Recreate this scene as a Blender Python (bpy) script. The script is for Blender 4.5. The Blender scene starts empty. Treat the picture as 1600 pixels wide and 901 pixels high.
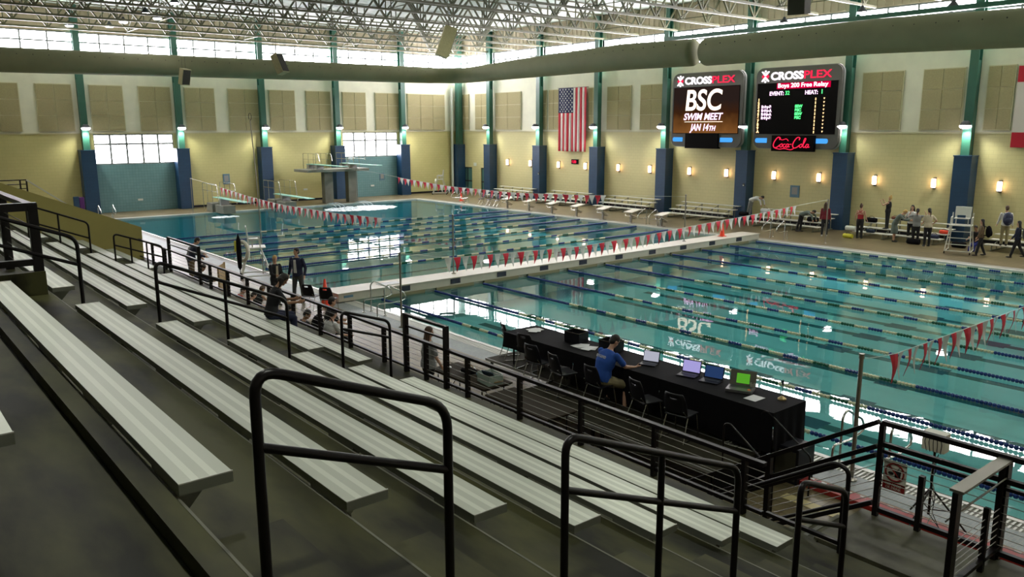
import bpy, bmesh, math, random
from mathutils import Vector, Matrix
random.seed(7)
PI = math.pi
scene = bpy.context.scene
col = scene.collection

# ------------------------------------------------------------------ camera
cam_data = bpy.data.cameras.new('camera')
cam = bpy.data.objects.new('camera', cam_data)
col.objects.link(cam)
CAM_Z = 5.8
cam_data.sensor_fit = 'HORIZONTAL'
cam_data.sensor_width = 36.0
cam_data.lens = 1265.9 / 1600.0 * 36.0
cam_data.clip_start = 0.05
cam_data.clip_end = 400
yaw, pit, rol = math.radians(-50.618), math.radians(11.241), math.radians(-0.14)
fw = Vector((math.sin(yaw) * math.cos(pit), math.cos(yaw) * math.cos(pit), -math.sin(pit)))
rt = Vector((math.cos(yaw), -math.sin(yaw), 0))
up = rt.cross(fw)
rt2 = rt * math.cos(rol) + up * math.sin(rol)
up2 = up * math.cos(rol) - rt * math.sin(rol)
m = Matrix((( rt2.x, up2.x, -fw.x, 0), (rt2.y, up2.y, -fw.y, 0), (rt2.z, up2.z, -fw.z, CAM_Z), (0, 0, 0, 1)))
cam.matrix_world = m
scene.camera = cam

# ------------------------------------------------------------------ world, exposure
world = bpy.data.worlds.new('sky')
scene.world = world
world.use_nodes = True
bg = world.node_tree.nodes['Background']
bg.inputs[0].default_value = (0.85, 0.92, 1.0, 1)
bg.inputs[1].default_value = 1.0
scene.view_settings.view_transform = 'Standard'
scene.view_settings.look = 'None'
scene.view_settings.exposure = 1.0
scene.view_settings.gamma = 1.0
scene.view_settings.use_curve_mapping = False
scene.cycles.use_denoising = True
scene.cycles.max_bounces = 8
scene.cycles.diffuse_bounces = 3
scene.cycles.glossy_bounces = 3
scene.cycles.transparent_max_bounces = 12
scene.cycles.caustics_reflective = False
scene.cycles.caustics_refractive = False
scene.cycles.sample_clamp_indirect = 6.0
DAY = 18.0          # radiance of the daylight panes
SCONCE = 5.0
BENCH_FILL = 380.0
POOL_FILL = 480.0
FLOOD = 60.0       # watts of each column lamp

# ------------------------------------------------------------------ materials
MATS = {}
def mat(name, c, rough=0.6, metal=0.0, spec=0.5, noise=0.0, nscale=5.0, emit=None, estr=0.0, alpha=1.0, bump=0.0, ndetail=4, nstretch=(1, 1, 1)):
    m_ = bpy.data.materials.new(name)
    m_.use_nodes = True
    nt = m_.node_tree
    b = nt.nodes['Principled BSDF']
    b.inputs['Base Color'].default_value = (*c, 1)
    b.inputs['Roughness'].default_value = rough
    b.inputs['Metallic'].default_value = metal
    b.inputs['Specular IOR Level'].default_value = spec
    b.inputs['Alpha'].default_value = alpha
    if emit:
        b.inputs['Emission Color'].default_value = (*emit, 1)
        b.inputs['Emission Strength'].default_value = estr
    if noise > 0 or bump > 0:
        tc = nt.nodes.new('ShaderNodeTexCoord')
        mp = nt.nodes.new('ShaderNodeMapping')
        mp.inputs['Scale'].default_value = nstretch
        nz = nt.nodes.new('ShaderNodeTexNoise')
        nz.inputs['Scale'].default_value = nscale
        nz.inputs['Detail'].default_value = ndetail
        nt.links.new(tc.outputs['Object'], mp.inputs[0])
        nt.links.new(mp.outputs[0], nz.inputs['Vector'])
        if noise > 0:
            rp = nt.nodes.new('ShaderNodeValToRGB')
            rp.color_ramp.elements[0].position = 0.3 if noise < .3 else .38
            rp.color_ramp.elements[1].position = 0.7 if noise < .3 else .62
            rp.color_ramp.elements[0].color = (*[max(0, x * (1 - noise)) for x in c], 1)
            rp.color_ramp.elements[1].color = (*[min(1, x * (1 + noise)) for x in c], 1)
            nt.links.new(nz.outputs[0], rp.inputs[0])
            nt.links.new(rp.outputs[0], b.inputs['Base Color'])
        if bump > 0:
            bp = nt.nodes.new('ShaderNodeBump')
            bp.inputs['Strength'].default_value = bump
            nt.links.new(nz.outputs[0], bp.inputs['Height'])
            nt.links.new(bp.outputs[0], b.inputs['Normal'])
    MATS[name] = m_
    return m_

def emis(name, c, s, sample=True):
    m_ = bpy.data.materials.new(name)
    m_.use_nodes = True
    nt = m_.node_tree
    nt.nodes.clear()
    e = nt.nodes.new('ShaderNodeEmission')
    e.inputs[0].default_value = (*c, 1)
    e.inputs[1].default_value = s
    o = nt.nodes.new('ShaderNodeOutputMaterial')
    nt.links.new(e.outputs[0], o.inputs[0])
    if not sample:
        m_.cycles.emission_sampling = 'NONE'
    MATS[name] = m_
    return m_

def tile_mat(name, c1, c2, cm, sx, sy, mortar, rough=0.5, offset=0.0, plane='xy', noise=0.12, nscale=0.6, bias=0.0, bump=0.0, spec=0.5):
    """brick/tile surface in object coordinates"""
    m_ = bpy.data.materials.new(name)
    m_.use_nodes = True
    nt = m_.node_tree
    b = nt.nodes['Principled BSDF']
    b.inputs['Roughness'].default_value = rough
    b.inputs['Specular IOR Level'].default_value = spec
    tc = nt.nodes.new('ShaderNodeTexCoord')
    sp = nt.nodes.new('ShaderNodeSeparateXYZ')
    cb = nt.nodes.new('ShaderNodeCombineXYZ')
    nt.links.new(tc.outputs['Object'], sp.inputs[0])
    a, bb = {'xy': (0, 1), 'xz': (0, 2), 'yz': (1, 2)}[plane]
    nt.links.new(sp.outputs[a], cb.inputs[0])
    nt.links.new(sp.outputs[bb], cb.inputs[1])
    br = nt.nodes.new('ShaderNodeTexBrick')
    br.offset = offset
    br.inputs['Color1'].default_value = (*c1, 1)
    br.inputs['Color2'].default_value = (*c2, 1)
    br.inputs['Mortar'].default_value = (*cm, 1)
    br.inputs['Scale'].default_value = 1.0
    br.inputs['Mortar Size'].default_value = mortar
    br.inputs['Mortar Smooth'].default_value = 0.3
    br.inputs['Bias'].default_value = bias
    br.inputs['Brick Width'].default_value = sx
    br.inputs['Row Height'].default_value = sy
    nt.links.new(cb.outputs[0], br.inputs['Vector'])
    nz = nt.nodes.new('ShaderNodeTexNoise')
    nz.inputs['Scale'].default_value = nscale
    nz.inputs['Detail'].default_value = 5
    nt.links.new(tc.outputs['Object'], nz.inputs['Vector'])
    mr = nt.nodes.new('ShaderNodeMapRange')
    mr.inputs[1].default_value = 0.3
    mr.inputs[2].default_value = 0.7
    mr.inputs[3].default_value = 1 - noise
    mr.inputs[4].default_value = 1 + noise
    nt.links.new(nz.outputs[0], mr.inputs[0])
    mx = nt.nodes.new('ShaderNodeMix')
    mx.data_type = 'RGBA'
    mx.blend_type = 'MULTIPLY'
    mx.inputs[0].default_value = 1
    nt.links.new(br.outputs[0], mx.inputs[6])
    nt.links.new(mr.outputs[0], mx.inputs[7])
    nt.links.new(mx.outputs[2], b.inputs['Base Color'])
    if bump:
        bp = nt.nodes.new('ShaderNodeBump')
        bp.inputs['Strength'].default_value = bump
        bp.invert = True
        nt.links.new(br.outputs[1], bp.inputs['Height'])
        nt.links.new(bp.outputs[0], b.inputs['Normal'])
    MATS[name] = m_
    return m_

tile_mat('wall_block', (.63, .57, .29), (.61, .555, .28), (.49, .445, .22), 0.42, 0.21, 0.006, 0.55, 0.5, 'xz', 0.06, 0.3)
tile_mat('wall_block_y', (.60, .54, .24), (.58, .525, .23), (.48, .435, .19), 0.42, 0.21, 0.006, 0.55, 0.5, 'yz', 0.06, 0.3)
mat('wall_upper', (.74, .72, .57), 0.7, noise=.05, nscale=1.5)
tile_mat('teal_tile', (.16, .30, .31), (.14, .28, .29), (.10, .19, .21), 0.2, 0.2, 0.008, 0.35, 0.0, 'yz', 0.05)
tile_mat('deck_tile', (.170, .138, .074), (.150, .120, .064), (.085, .068, .036), 0.3, 0.3, 0.010, 0.34, 0.0, 'xy', 0.16, 0.7, spec=.14)
tile_mat('mosaic', (.24, .28, .27), (.19, .23, .235), (.28, .29, .27), 0.06, 0.06, 0.006, 0.5, 0.0, 'xy', 0.1, 2, spec=.3)
mat('gutter_white', (.55, .56, .50), 0.35)
mat('grate', (.26, .26, .22), 0.4)
mat('grate_dark', (.20, .20, .17), 0.6)
mat('panel', (.37, .32, .17), 0.9, noise=.10, nscale=14, ndetail=6)
mat('panel_edge', (.60, .56, .36), 0.8)
mat('steel_green', (.030, .115, .080), 0.35, noise=.05, nscale=2)
tile_mat('pilaster_blue', (.014, .055, .125), (.012, .050, .115), (.009, .036, .08), 0.42, 0.21, 0.005, 0.4, 0.5, 'xz', 0.06, 1)
tile_mat('pilaster_blue_y', (.014, .055, .125), (.012, .050, .115), (.009, .036, .08), 0.42, 0.21, 0.005, 0.4, 0.5, 'yz', 0.06, 1)
emis('daylight', (1.0, .955, 1.0), DAY)
mat('mullion', (.20, .22, .22), 0.5)
mat('frame_white', (.55, .55, .50), 0.5)
mat('rib_cream', (.50, .42, .30), 0.6)
mat('roof_deck', (.42, .48, .42), 0.6, noise=.08, nscale=.8)
mat('truss_steel', (.105, .105, .055), 0.5, noise=.06, nscale=2)
mat('duct_fabric', (.20, .20, .105), 0.75, noise=.06, nscale=1.2)
mat('black_steel', (.006, .004, .005), 0.36, spec=.32)
mat('black_plain', (.010, .010, .012), 0.7)
mat('black_cloth', (.005, .0045, .006), 0.85, spec=.12, noise=.15, nscale=3)
mat('black_plastic', (.008, .008, .012), 0.45, spec=.25)
mat('navy_plastic', (.012, .018, .06), 0.45)
mat('chrome', (.55, .55, .52), 0.25, 1.0)
mat('steel_pole', (.30, .28, .24), 0.35, 0.8)
mat('cable_steel', (.32, .31, .28), 0.4, 0.7)
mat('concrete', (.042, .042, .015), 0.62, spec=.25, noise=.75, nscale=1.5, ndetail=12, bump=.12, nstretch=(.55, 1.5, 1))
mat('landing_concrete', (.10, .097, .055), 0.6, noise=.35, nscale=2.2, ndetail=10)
mat('concrete_wall', (.36, .31, .095), 0.7, noise=.07, nscale=1.0)
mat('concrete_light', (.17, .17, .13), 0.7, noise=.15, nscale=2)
mat('stripe_a', (.56, .59, .50), 0.42, 0.25)
mat('stripe_b', (.72, .75, .65), 0.42, 0.25)
mat('alu_end', (.22, .23, .19), 0.45, 0.3)
mat('alu_white', (.62, .62, .56), 0.45, 0.1)
mat('bulkhead', (.46, .43, .34), 0.45, noise=.04, nscale=3)
mat('olive_mark', (.20, .18, .09), 0.6)
mat('dark_mark', (.012, .016, .030), 0.5)
mat('pool_floor', (.66, .84, .76), 0.6, noise=.04, nscale=.5)
mat('pool_wall', (.6, .8, .78), 0.6)
mat('lane_line', (.018, .05, .035), 0.6)
mat('lane_mark', (.006, .02, .05), 0.6)
mat('float_blue', (.010, .035, .19), 0.35)
mat('float_white', (.62, .60, .40), 0.4)
mat('float_green', (.005, .10, .045), 0.4)
mat('float_red', (.35, .02, .02), 0.4)
mat('pennant_red', (.62, .012, .035), 0.6)
mat('pennant_white', (.72, .70, .66), 0.6)
mat('cone_orange', (.85, .055, .015), 0.5)
mat('board_green', (.20, .42, .33), 0.6)
mat('block_white', (.62, .58, .47), 0.5)
mat('plaque_blue', (.10, .19, .26), 0.5)
mat('plaque_white', (.65, .68, .62), 0.5)
mat('flag_red', (.50, .012, .03), 0.8)
mat('flag_white', (.66, .60, .55), 0.8)
mat('flag_blue', (.012, .015, .07), 0.8)
mat('board_grey', (.10, .095, .085), 0.4)
mat('board_edge', (.28, .28, .27), 0.35, .4)
mat('screen_dark', (.003, .002, .002), 0.6, spec=.08)
emis('led_white', (1, .93, 1), 1.3)
emis('led_red', (1, .02, .07), 0.7)
emis('led_redbar', (.85, .0, .06), 0.42)
emis('led_green', (.1, 1, .25), 0.85)
emis('led_blue', (.07, .38, .95), 0.55)
emis('led_amber', (1, .62, .28), 1.1)
emis('led_pink', (1, .62, .95), 1.1)
emis('led_cream', (1, .80, .62), 1.3)
emis('sconce_glow', (1, .62, .40), SCONCE)
emis('lamp_glow', (1, .92, .97), 10.0)
emis('daylight_low', (1.0, .955, 1.0), 9.0)
emis('bay_glow', (1, .95, .98), 25.0)
mat('lamp_body', (.03, .035, .04), 0.5)
mat('speaker_tan', (.46, .42, .23), 0.7, noise=.1, nscale=20)
mat('speaker_dark', (.03, .028, .015), 0.8)
mat('red_kerb', (.30, .014, .010), 0.55, noise=.15, nscale=3)
mat('tan_tactile', (.50, .42, .20), 0.6)
mat('glass_door', (.04, .09, .08), 0.15)
mat('glass_pane', (.10, .22, .20), 0.1)
mat('stage_deck', (.030, .027, .016), 0.8, spec=.15, noise=.12, nscale=2)
mat('table_top', (.034, .026, .018), 0.8, spec=.12, noise=.1, nscale=4)
mat('paper', (.70, .70, .72), 0.7)
mat('laptop_grey', (.14, .14, .14), 0.4, .3)
emis('lcd_lilac', (.52, .47, .95), 0.36)
emis('lcd_white', (.66, .68, .82), 0.32)
emis('lcd_blue', (.03, .07, .20), 0.3)
emis('lcd_green', (.20, .80, .05), 0.22)
mat('bin_plastic', (.42, .52, .46), 0.3, alpha=.75)
mat('cardboard', (.36, .25, .12), 0.85, noise=.06, nscale=4)
mat('purple_bag', (.10, .02, .16), 0.8)
mat('sign_white', (.78, .76, .66), 0.6)
mat('sign_red', (.30, .015, .012), 0.6)
mat('wood_red', (.17, .055, .03), 0.7)
mat('cup_clear', (.45, .45, .38), 0.3)
mat('orange_fruit', (.75, .22, .04), 0.5)
mat('brass', (.45, .33, .14), 0.4, .4)
mat('life_ring', (.68, .66, .56), 0.6)
mat('yellow_gear', (.62, .58, .04), 0.6)

# water: clear body that absorbs red light, with the mirror a still surface has
def water_mat():
    m_ = bpy.data.materials.new('pool_water')
    m_.use_nodes = True
    nt = m_.node_tree
    nt.nodes.clear()
    o = nt.nodes.new('ShaderNodeOutputMaterial')
    tr = nt.nodes.new('ShaderNodeBsdfTransparent')
    tr.inputs[0].default_value = (.90, .97, .97, 1)
    gl = nt.nodes.new('ShaderNodeBsdfGlossy')
    gl.inputs['Roughness'].default_value = 0.012
    fr = nt.nodes.new('ShaderNodeFresnel')
    fr.inputs[0].default_value = 1.33
    mx = nt.nodes.new('ShaderNodeMixShader')
    tc = nt.nodes.new('ShaderNodeTexCoord')
    nz = nt.nodes.new('ShaderNodeTexNoise')
    nz.inputs['Scale'].default_value = 1.6
    nz.inputs['Detail'].default_value = 2
    bp = nt.nodes.new('ShaderNodeBump')
    bp.inputs['Strength'].default_value = 0.022
    bp.inputs['Distance'].default_value = 0.08
    df = nt.nodes.new('ShaderNodeBsdfDiffuse')
    df.inputs[0].default_value = (.05, .45, .55, 1)
    m2 = nt.nodes.new('ShaderNodeMixShader')
    m2.inputs[0].default_value = 0.09
    ab = nt.nodes.new('ShaderNodeVolumeAbsorption')
    ab.inputs['Color'].default_value = (.24, .895, .975, 1)
    ab.inputs['Density'].default_value = 0.23
    nt.links.new(tc.outputs['Object'], nz.inputs['Vector'])
    nt.links.new(nz.outputs[0], bp.inputs['Height'])
    nt.links.new(bp.outputs[0], gl.inputs['Normal'])
    nt.links.new(bp.outputs[0], fr.inputs['Normal'])
    nt.links.new(tr.outputs[0], m2.inputs[1])
    nt.links.new(df.outputs[0], m2.inputs[2])
    nt.links.new(fr.outputs[0], mx.inputs[0])
    nt.links.new(m2.outputs[0], mx.inputs[1])
    nt.links.new(gl.outputs[0], mx.inputs[2])
    nt.links.new(mx.outputs[0], o.inputs[0])
    nt.links.new(ab.outputs[0], o.inputs['Volume'])
    MATS['water'] = m_
water_mat()

# ------------------------------------------------------------------ mesh builder
class MB:
    def __init__(s):
        s.v, s.f, s.mi, s.ms = [], [], [], []
    def _m(s, m_):
        if m_ not in s.ms:
            s.ms.append(m_)
        return s.ms.index(m_)
    def add(s, vs, fs, m_):
        k = len(s.v); i = s._m(m_)
        s.v += [tuple(p) for p in vs]
        s.f += [tuple(k + a for a in f) for f in fs]
        s.mi += [i] * len(fs)
        return s
    def box(s, x0, x1, y0, y1, z0, z1, m_):
        vs = [(x, y, z) for z in (z0, z1) for y in (y0, y1) for x in (x0, x1)]
        return s.add(vs, [(0, 2, 3, 1), (4, 5, 7, 6), (0, 1, 5, 4), (2, 6, 7, 3), (0, 4, 6, 2), (1, 3, 7, 5)], m_)
    def obox(s, c, size, m_, rot=None):
        hx, hy, hz = [a / 2 for a in size]
        vs = [Vector((x, y, z)) for z in (-hz, hz) for y in (-hy, hy) for x in (-hx, hx)]
        if rot is not None:
            vs = [rot @ p for p in vs]
        vs = [p + Vector(c) for p in vs]
        return s.add(vs, [(0, 2, 3, 1), (4, 5, 7, 6), (0, 1, 5, 4), (2, 6, 7, 3), (0, 4, 6, 2), (1, 3, 7, 5)], m_)
    def bar(s, p, q, w, h, m_):
        """rectangular bar from p to q, w across (horizontal), h up"""
        p, q = Vector(p), Vector(q)
        d = (q - p).normalized()
        a = Vector((0, 0, 1)) if abs(d.z) < .95 else Vector((1, 0, 0))
        sx = d.cross(a).normalized(); sz = sx.cross(d).normalized()
        vs = []
        for e in (p, q):
            for i, j in ((-1, -1), (1, -1), (1, 1), (-1, 1)):
                vs.append(e + sx * i * w / 2 + sz * j * h / 2)
        return s.add(vs, [(0, 3, 2, 1), (4, 5, 6, 7), (0, 1, 5, 4), (1, 2, 6, 5), (2, 3, 7, 6), (3, 0, 4, 7)], m_)
    def tube(s, pts, r, m_, n=8, caps=True):
        pts = [Vector(p) for p in pts]
        rs = r if isinstance(r, (list, tuple)) else [r] * len(pts)
        N = len(pts); vs = []
        t0 = (pts[1] - pts[0]).normalized()
        a = Vector((0, 0, 1)) if abs(t0.z) < .9 else Vector((1, 0, 0))
        u = t0.cross(a).normalized()
        for i, p in enumerate(pts):
            if i == 0: t = t0
            elif i == N - 1: t = (pts[-1] - pts[-2]).normalized()
            else:
                t = ((pts[i + 1] - p).normalized() + (p - pts[i - 1]).normalized())
                t = t.normalized() if t.length > 1e-6 else (pts[i + 1] - p).normalized()
            u = (u - t * u.dot(t))
            u = u.normalized() if u.length > 1e-6 else t.orthogonal().normalized()
            w = t.cross(u)
            for k in range(n):
                an = 2 * PI * k / n
                vs.append(p + (u * math.cos(an) + w * math.sin(an)) * rs[i])
        fs = []
        for i in range(N - 1):
            for k in range(n):
                fs.append((i * n + k, i * n + (k + 1) % n, (i + 1) * n + (k + 1) % n, (i + 1) * n + k))
        if caps:
            fs.append(tuple(reversed(range(n))))
            fs.append(tuple((N - 1) * n + k for k in range(n)))
        return s.add(vs, fs, m_)
    def lathe(s, prof, m_, n=16, c=(0, 0, 0), ax='z', closed=True):
        vs = []
        for r, h in prof:
            for k in range(n):
                an = 2 * PI * k / n
                a, b = r * math.cos(an), r * math.sin(an)
                p = (a, b, h) if ax == 'z' else ((h, a, b) if ax == 'x' else (a, h, b))
                vs.append((p[0] + c[0], p[1] + c[1], p[2] + c[2]))
        fs = []
        for i in range(len(prof) - 1):
            for k in range(n):
                fs.append((i * n + k, i * n + (k + 1) % n, (i + 1) * n + (k + 1) % n, (i + 1) * n + k))
        if closed:
            fs.append(tuple(reversed(range(n))))
            fs.append(tuple((len(prof) - 1) * n + k for k in range(n)))
        return s.add(vs, fs, m_)
    def prism(s, poly, d0, d1, m_, ax='y'):
        """2D poly extruded along an axis; ax y: poly in (x,z), ax x: (y,z), ax z: (x,y)"""
        def P(a, b, d):
            return (a, d, b) if ax == 'y' else ((d, a, b) if ax == 'x' else (a, b, d))
        n = len(poly)
        vs = [P(a, b, d0) for a, b in poly] + [P(a, b, d1) for a, b in poly]
        fs = [tuple(reversed(range(n))), tuple(range(n, 2 * n))]
        fs += [(i, (i + 1) % n, n + (i + 1) % n, n + i) for i in range(n)]
        return s.add(vs, fs, m_)
    def ell(s, c, r, m_, n=12, k=8, rot=None):
        vs = []; fs = []
        for i in range(1, k):
            th = PI * i / k
            for j in range(n):
                ph = 2 * PI * j / n
                p = Vector((r[0] * math.sin(th) * math.cos(ph), r[1] * math.sin(th) * math.sin(ph), r[2] * math.cos(th)))
                if rot is not None: p = rot @ p
                vs.append(p + Vector(c))
        top = Vector((0, 0, r[2])); bot = Vector((0, 0, -r[2]))
        if rot is not None: top, bot = rot @ top, rot @ bot
        vs.append(top + Vector(c)); vs.append(bot + Vector(c))
        T, B = len(vs) - 2, len(vs) - 1
        for i in range(k - 2):
            for j in range(n):
                fs.append((i * n + j, (i + 1) * n + j, (i + 1) * n + (j + 1) % n, i * n + (j + 1) % n))
        for j in range(n):
            fs.append((T, j, (j + 1) % n))
            fs.append((B, (k - 2) * n + (j + 1) % n, (k - 2) * n + j))
        return s.add(vs, fs, m_)
    def xf(s, mtx):
        s.v = [tuple(mtx @ Vector(p)) for p in s.v]
        return s
    def mesh(s, name, smooth=False):
        me = bpy.data.meshes.new(name)
        me.from_pydata(s.v, [], s.f)
        for k in s.ms:
            me.materials.append(MATS[k])
        me.polygons.foreach_set('material_index', s.mi)
        bm = bmesh.new(); bm.from_mesh(me)
        bmesh.ops.recalc_face_normals(bm, faces=bm.faces)
        bm.to_mesh(me); bm.free()
        if smooth:
            me.shade_smooth() if hasattr(me, 'shade_smooth') else None
            try:
                me.set_sharp_from_angle(angle=math.radians(40))
            except Exception:
                pass
        me.update()
        return me
    def build(s, name, parent=None, smooth=False, bevel=0.0):
        o = bpy.data.objects.new(name, s.mesh(name, smooth))
        col.objects.link(o)
        if parent is not None:
            o.parent = parent
        if bevel > 0:
            bv = o.modifiers.new('edge', 'BEVEL'); bv.width = bevel; bv.segments = 2; bv.limit_method = 'ANGLE'
        return o

def tag(o, label=None, cat=None, group=None, kind=None):
    if label: o['label'] = label
    if cat: o['category'] = cat
    if group: o['group'] = group
    if kind: o['kind'] = kind
    return o
def thing(name, label, cat, loc=(0, 0, 0), rz=0, group=None):
    o = bpy.data.objects.new(name, None)
    col.objects.link(o)
    o.location = loc; o.rotation_euler = (0, 0, rz)
    o.empty_display_size = .1
    return tag(o, label, cat, group)
def struct(name, mb, smooth=False):
    o = mb.build(name, None, smooth)
    o['kind'] = 'structure'
    return o
def dup(root, loc=None, rz=None, label=None, group=None):
    def cp(o, par):
        c = o.copy(); col.objects.link(c)
        if par is not None:
            c.parent = par
        for ch in [x for x in CH.get(o.name, [])]:
            cp(ch, c)
        return c
    CH = {}
    stack = [root]
    allc = KIDS(root)
    for k, v in allc.items(): CH[k] = v
    r = cp(root, None)
    if loc is not None: r.location = loc
    if rz is not None: r.rotation_euler = (0, 0, rz)
    if label: r['label'] = label
    if group: r['group'] = group
    return r
def KIDS(root):
    d = {}
    st = [root]
    while st:
        o = st.pop()
        d[o.name] = list(o.children)
        st += d[o.name]
    return d
def rounded(pts, rad=.08, k=5):
    """polyline with its inner corners rounded"""
    P = [Vector(p) for p in pts]
    out = [P[0]]
    for i in range(1, len(P) - 1):
        a = (P[i - 1] - P[i]); b = (P[i + 1] - P[i])
        r = min(rad, a.length * .45, b.length * .45)
        A = P[i] + a.normalized() * r; B = P[i] + b.normalized() * r
        for j in range(k + 1):
            t = j / k
            out.append(A * (1 - t) ** 2 + P[i] * 2 * t * (1 - t) + B * t * t)
    out.append(P[-1])
    return out

# ================================================================== SETTING
XL, YB = -61.9, 44.5          # faces of the window wall and of the scoreboard wall
XR, YN = 9.0, -12.0
ZC = 13.8
ZP = 5.5                      # painted block below, pale wall above
ZW0, ZW1 = 9.9, 12.1          # clerestory

# wall_left : the wall with two low windows
b = MB()
w1 = (13.68, 18.99, 3.30, 5.42); w2 = (32.63, 37.92, 3.35, 5.45)
def wl(y0, y1, z0, z1, m_): b.box(XL - .3, XL, y0, y1, z0, z1, m_)
wl(YN, w1[0], 0, ZP, 'wall_block_y'); wl(w1[1], w2[0], 0, ZP, 'wall_block_y'); wl(w2[1], YB + .3, 0, ZP, 'wall_block_y')
for w in (w1, w2):
    wl(w[0], w[1], 0, w[2], 'teal_tile'); wl(w[0], w[1], w[3], ZP, 'wall_block_y')
wl(YN, YB + .3, ZP, ZW0, 'wall_upper')
struct('wall_left', b)
b = MB()
b.box(XL - .3, XL, YN, YB + .3, ZW1, ZC, 'rib_cream')
y = YN
while y < YB:
    b.box(XL, XL + .05, y, y + .22, ZW1 + .05, ZC, 'rib_cream'); y += .45
b.box(XL, XL + .07, YN, YB, ZP - .07, ZP, 'panel_edge')
struct('wall_ribbed_left', b)
b = MB()
dr = [(-61.45, -59.9), (-58.6, -57.1)]
def wb(x0, x1, z0, z1, m_): b.box(x0, x1, YB, YB + .3, z0, z1, m_)
wb(XL, dr[0][0], 0, ZP, 'wall_block'); wb(dr[0][1], dr[1][0], 0, ZP, 'wall_block'); wb(dr[1][1], XR, 0, ZP, 'wall_block')
for d in dr: wb(d[0], d[1], 2.25, ZP, 'wall_block')
wb(XL, XR, ZP, ZW0, 'wall_upper')
struct('wall_back', b)
b = MB()
b.box(XL, XR, YB, YB + .3, ZW1, ZC, 'rib_cream')
x = XL
while x < XR:
    b.box(x, x + .22, YB - .05, YB, ZW1 + .05, ZC, 'rib_cream'); x += .45
b.box(XL, XR, YB - .07, YB, ZP - .07, ZP, 'panel_edge')
struct('wall_ribbed_back', b)
b = MB(); b.box(XR, XR + .3, YN, YB, 0, ZC, 'wall_upper'); struct('wall_right', b)
b = MB(); b.box(XL, XR, YN - .3, YN, 0, ZC, 'wall_upper'); struct('wall_front', b)
b = MB(); b.box(XL - .3, XR + .3, YN - .3, YB + .3, ZC, ZC + .3, 'roof_deck')
x = XL + .4
while x < XR:
    b.box(x, x + .12, YN, YB, ZC - .01, ZC, 'roof_deck'); x += .9
struct('ceiling', b)
# dark base strip along both walls
b = MB(); b.box(XL, XL + .03, YN, 13.6, 0, .15, 'black_plastic'); b.box(XL, XL + .03, 19.9, 32.5, 0, .15, 'black_plastic'); b.box(XL, XL + .03, 38.8, YB, 0, .15, 'black_plastic')
struct('baseboard_left', b)
b = MB(); b.box(-56.9, XR, YB - .03, YB, 0, .15, 'black_plastic'); struct('baseboard_back', b)

# clerestory windows, one per bay
COLX = [-17.48 - 6.535 * k for k in range(7)]          # centres of scoreboard wall columns
COLX = [COLX[0] + 6.535 * k for k in (3, 2, 1)] + COLX
COLY = [13.1 + 6.28 * k for k in range(5)]
COLY = [13.1 - 6.28 * k for k in (3, 2, 1)] + COLY
wn = [0]
def window(name_axis, a0, a1, z0, z1, cols, rows, fixed, t=.05, dm='daylight'):
    wn[0] += 1
    o = bpy.data.objects.new('window_%d' % wn[0], None); col.objects.link(o); o['kind'] = 'structure'
    g = MB(); f = MB()
    if name_axis == 'y':    # on the left wall
        g.box(fixed - .2, fixed - .16, a0, a1, z0, z1, dm)
        for i in range(cols + 1):
            yy = a0 + (a1 - a0) * i / cols
            f.box(fixed - .16, fixed - .04, yy - t, yy + t, z0, z1, 'mullion')
        for j in rows:
            f.box(fixed - .16, fixed - .05, a0, a1, j - t, j + t, 'mullion')
    else:
        g.box(a0, a1, fixed + .16, fixed + .2, z0, z1, dm)
        for i in range(cols + 1):
            xx = a0 + (a1 - a0) * i / cols
            f.box(xx - t, xx + t, fixed + .04, fixed + .16, z0, z1, 'mullion')
        for j in rows:
            f.box(a0, a1, fixed + .05, fixed + .16, j - t, j + t, 'mullion')
    gg = g.build('window_pane', o); ff = f.build('window_frame', o)
    gg['kind'] = 'structure'; ff['kind'] = 'structure'
    return o
window('y', w1[0], w1[1], w1[2], w1[3], 5, (w1[2] + .04, 4.72, w1[3] - .04), XL, .065, 'daylight_low')
window('y', w2[0], w2[1], w2[2], w2[3], 5, (w2[2] + .04, 4.75, w2[3] - .04), XL, .065, 'daylight_low')
ys = [YN] + sorted(COLY) + [YB]
for a, c in zip(ys[:-1], ys[1:]):
    window('y', a, c, ZW0, ZW1, 4, (9.94, 11.45, 12.06), XL)
xs = [XL] + sorted(COLX) + [XR]
for a, c in zip(xs[:-1], xs[1:]):
    if c - a > .5:
        window('x', a, c, ZW0, ZW1, 4, (9.94, 11.45, 12.06), YB)

# doors of the scoreboard wall
for i, d in enumerate(dr):
    o = bpy.data.objects.new('door_%d' % (i + 1), None); col.objects.link(o); o['kind'] = 'structure'
    f = MB(); x0, x1 = d
    for xx in (x0, (x0 + x1) / 2 - .03, x1 - .06):
        f.box(xx, xx + .06, YB + .08, YB + .16, 0, 2.25, 'black_steel')
    f.box(x0, x1, YB + .08, YB + .16, 2.17, 2.25, 'black_steel'); f.box(x0, x1, YB + .08, YB + .16, 0, .2, 'black_steel'); f.box(x0, x1, YB + .06, YB + .14, .95, 1.05, 'black_steel')
    f.build('door_frame', o)['kind'] = 'structure'
    MB().box(x0, x1, YB + .11, YB + .13, .1, 2.2, 'glass_pane').build('door_pane', o)['kind'] = 'structure'

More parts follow.
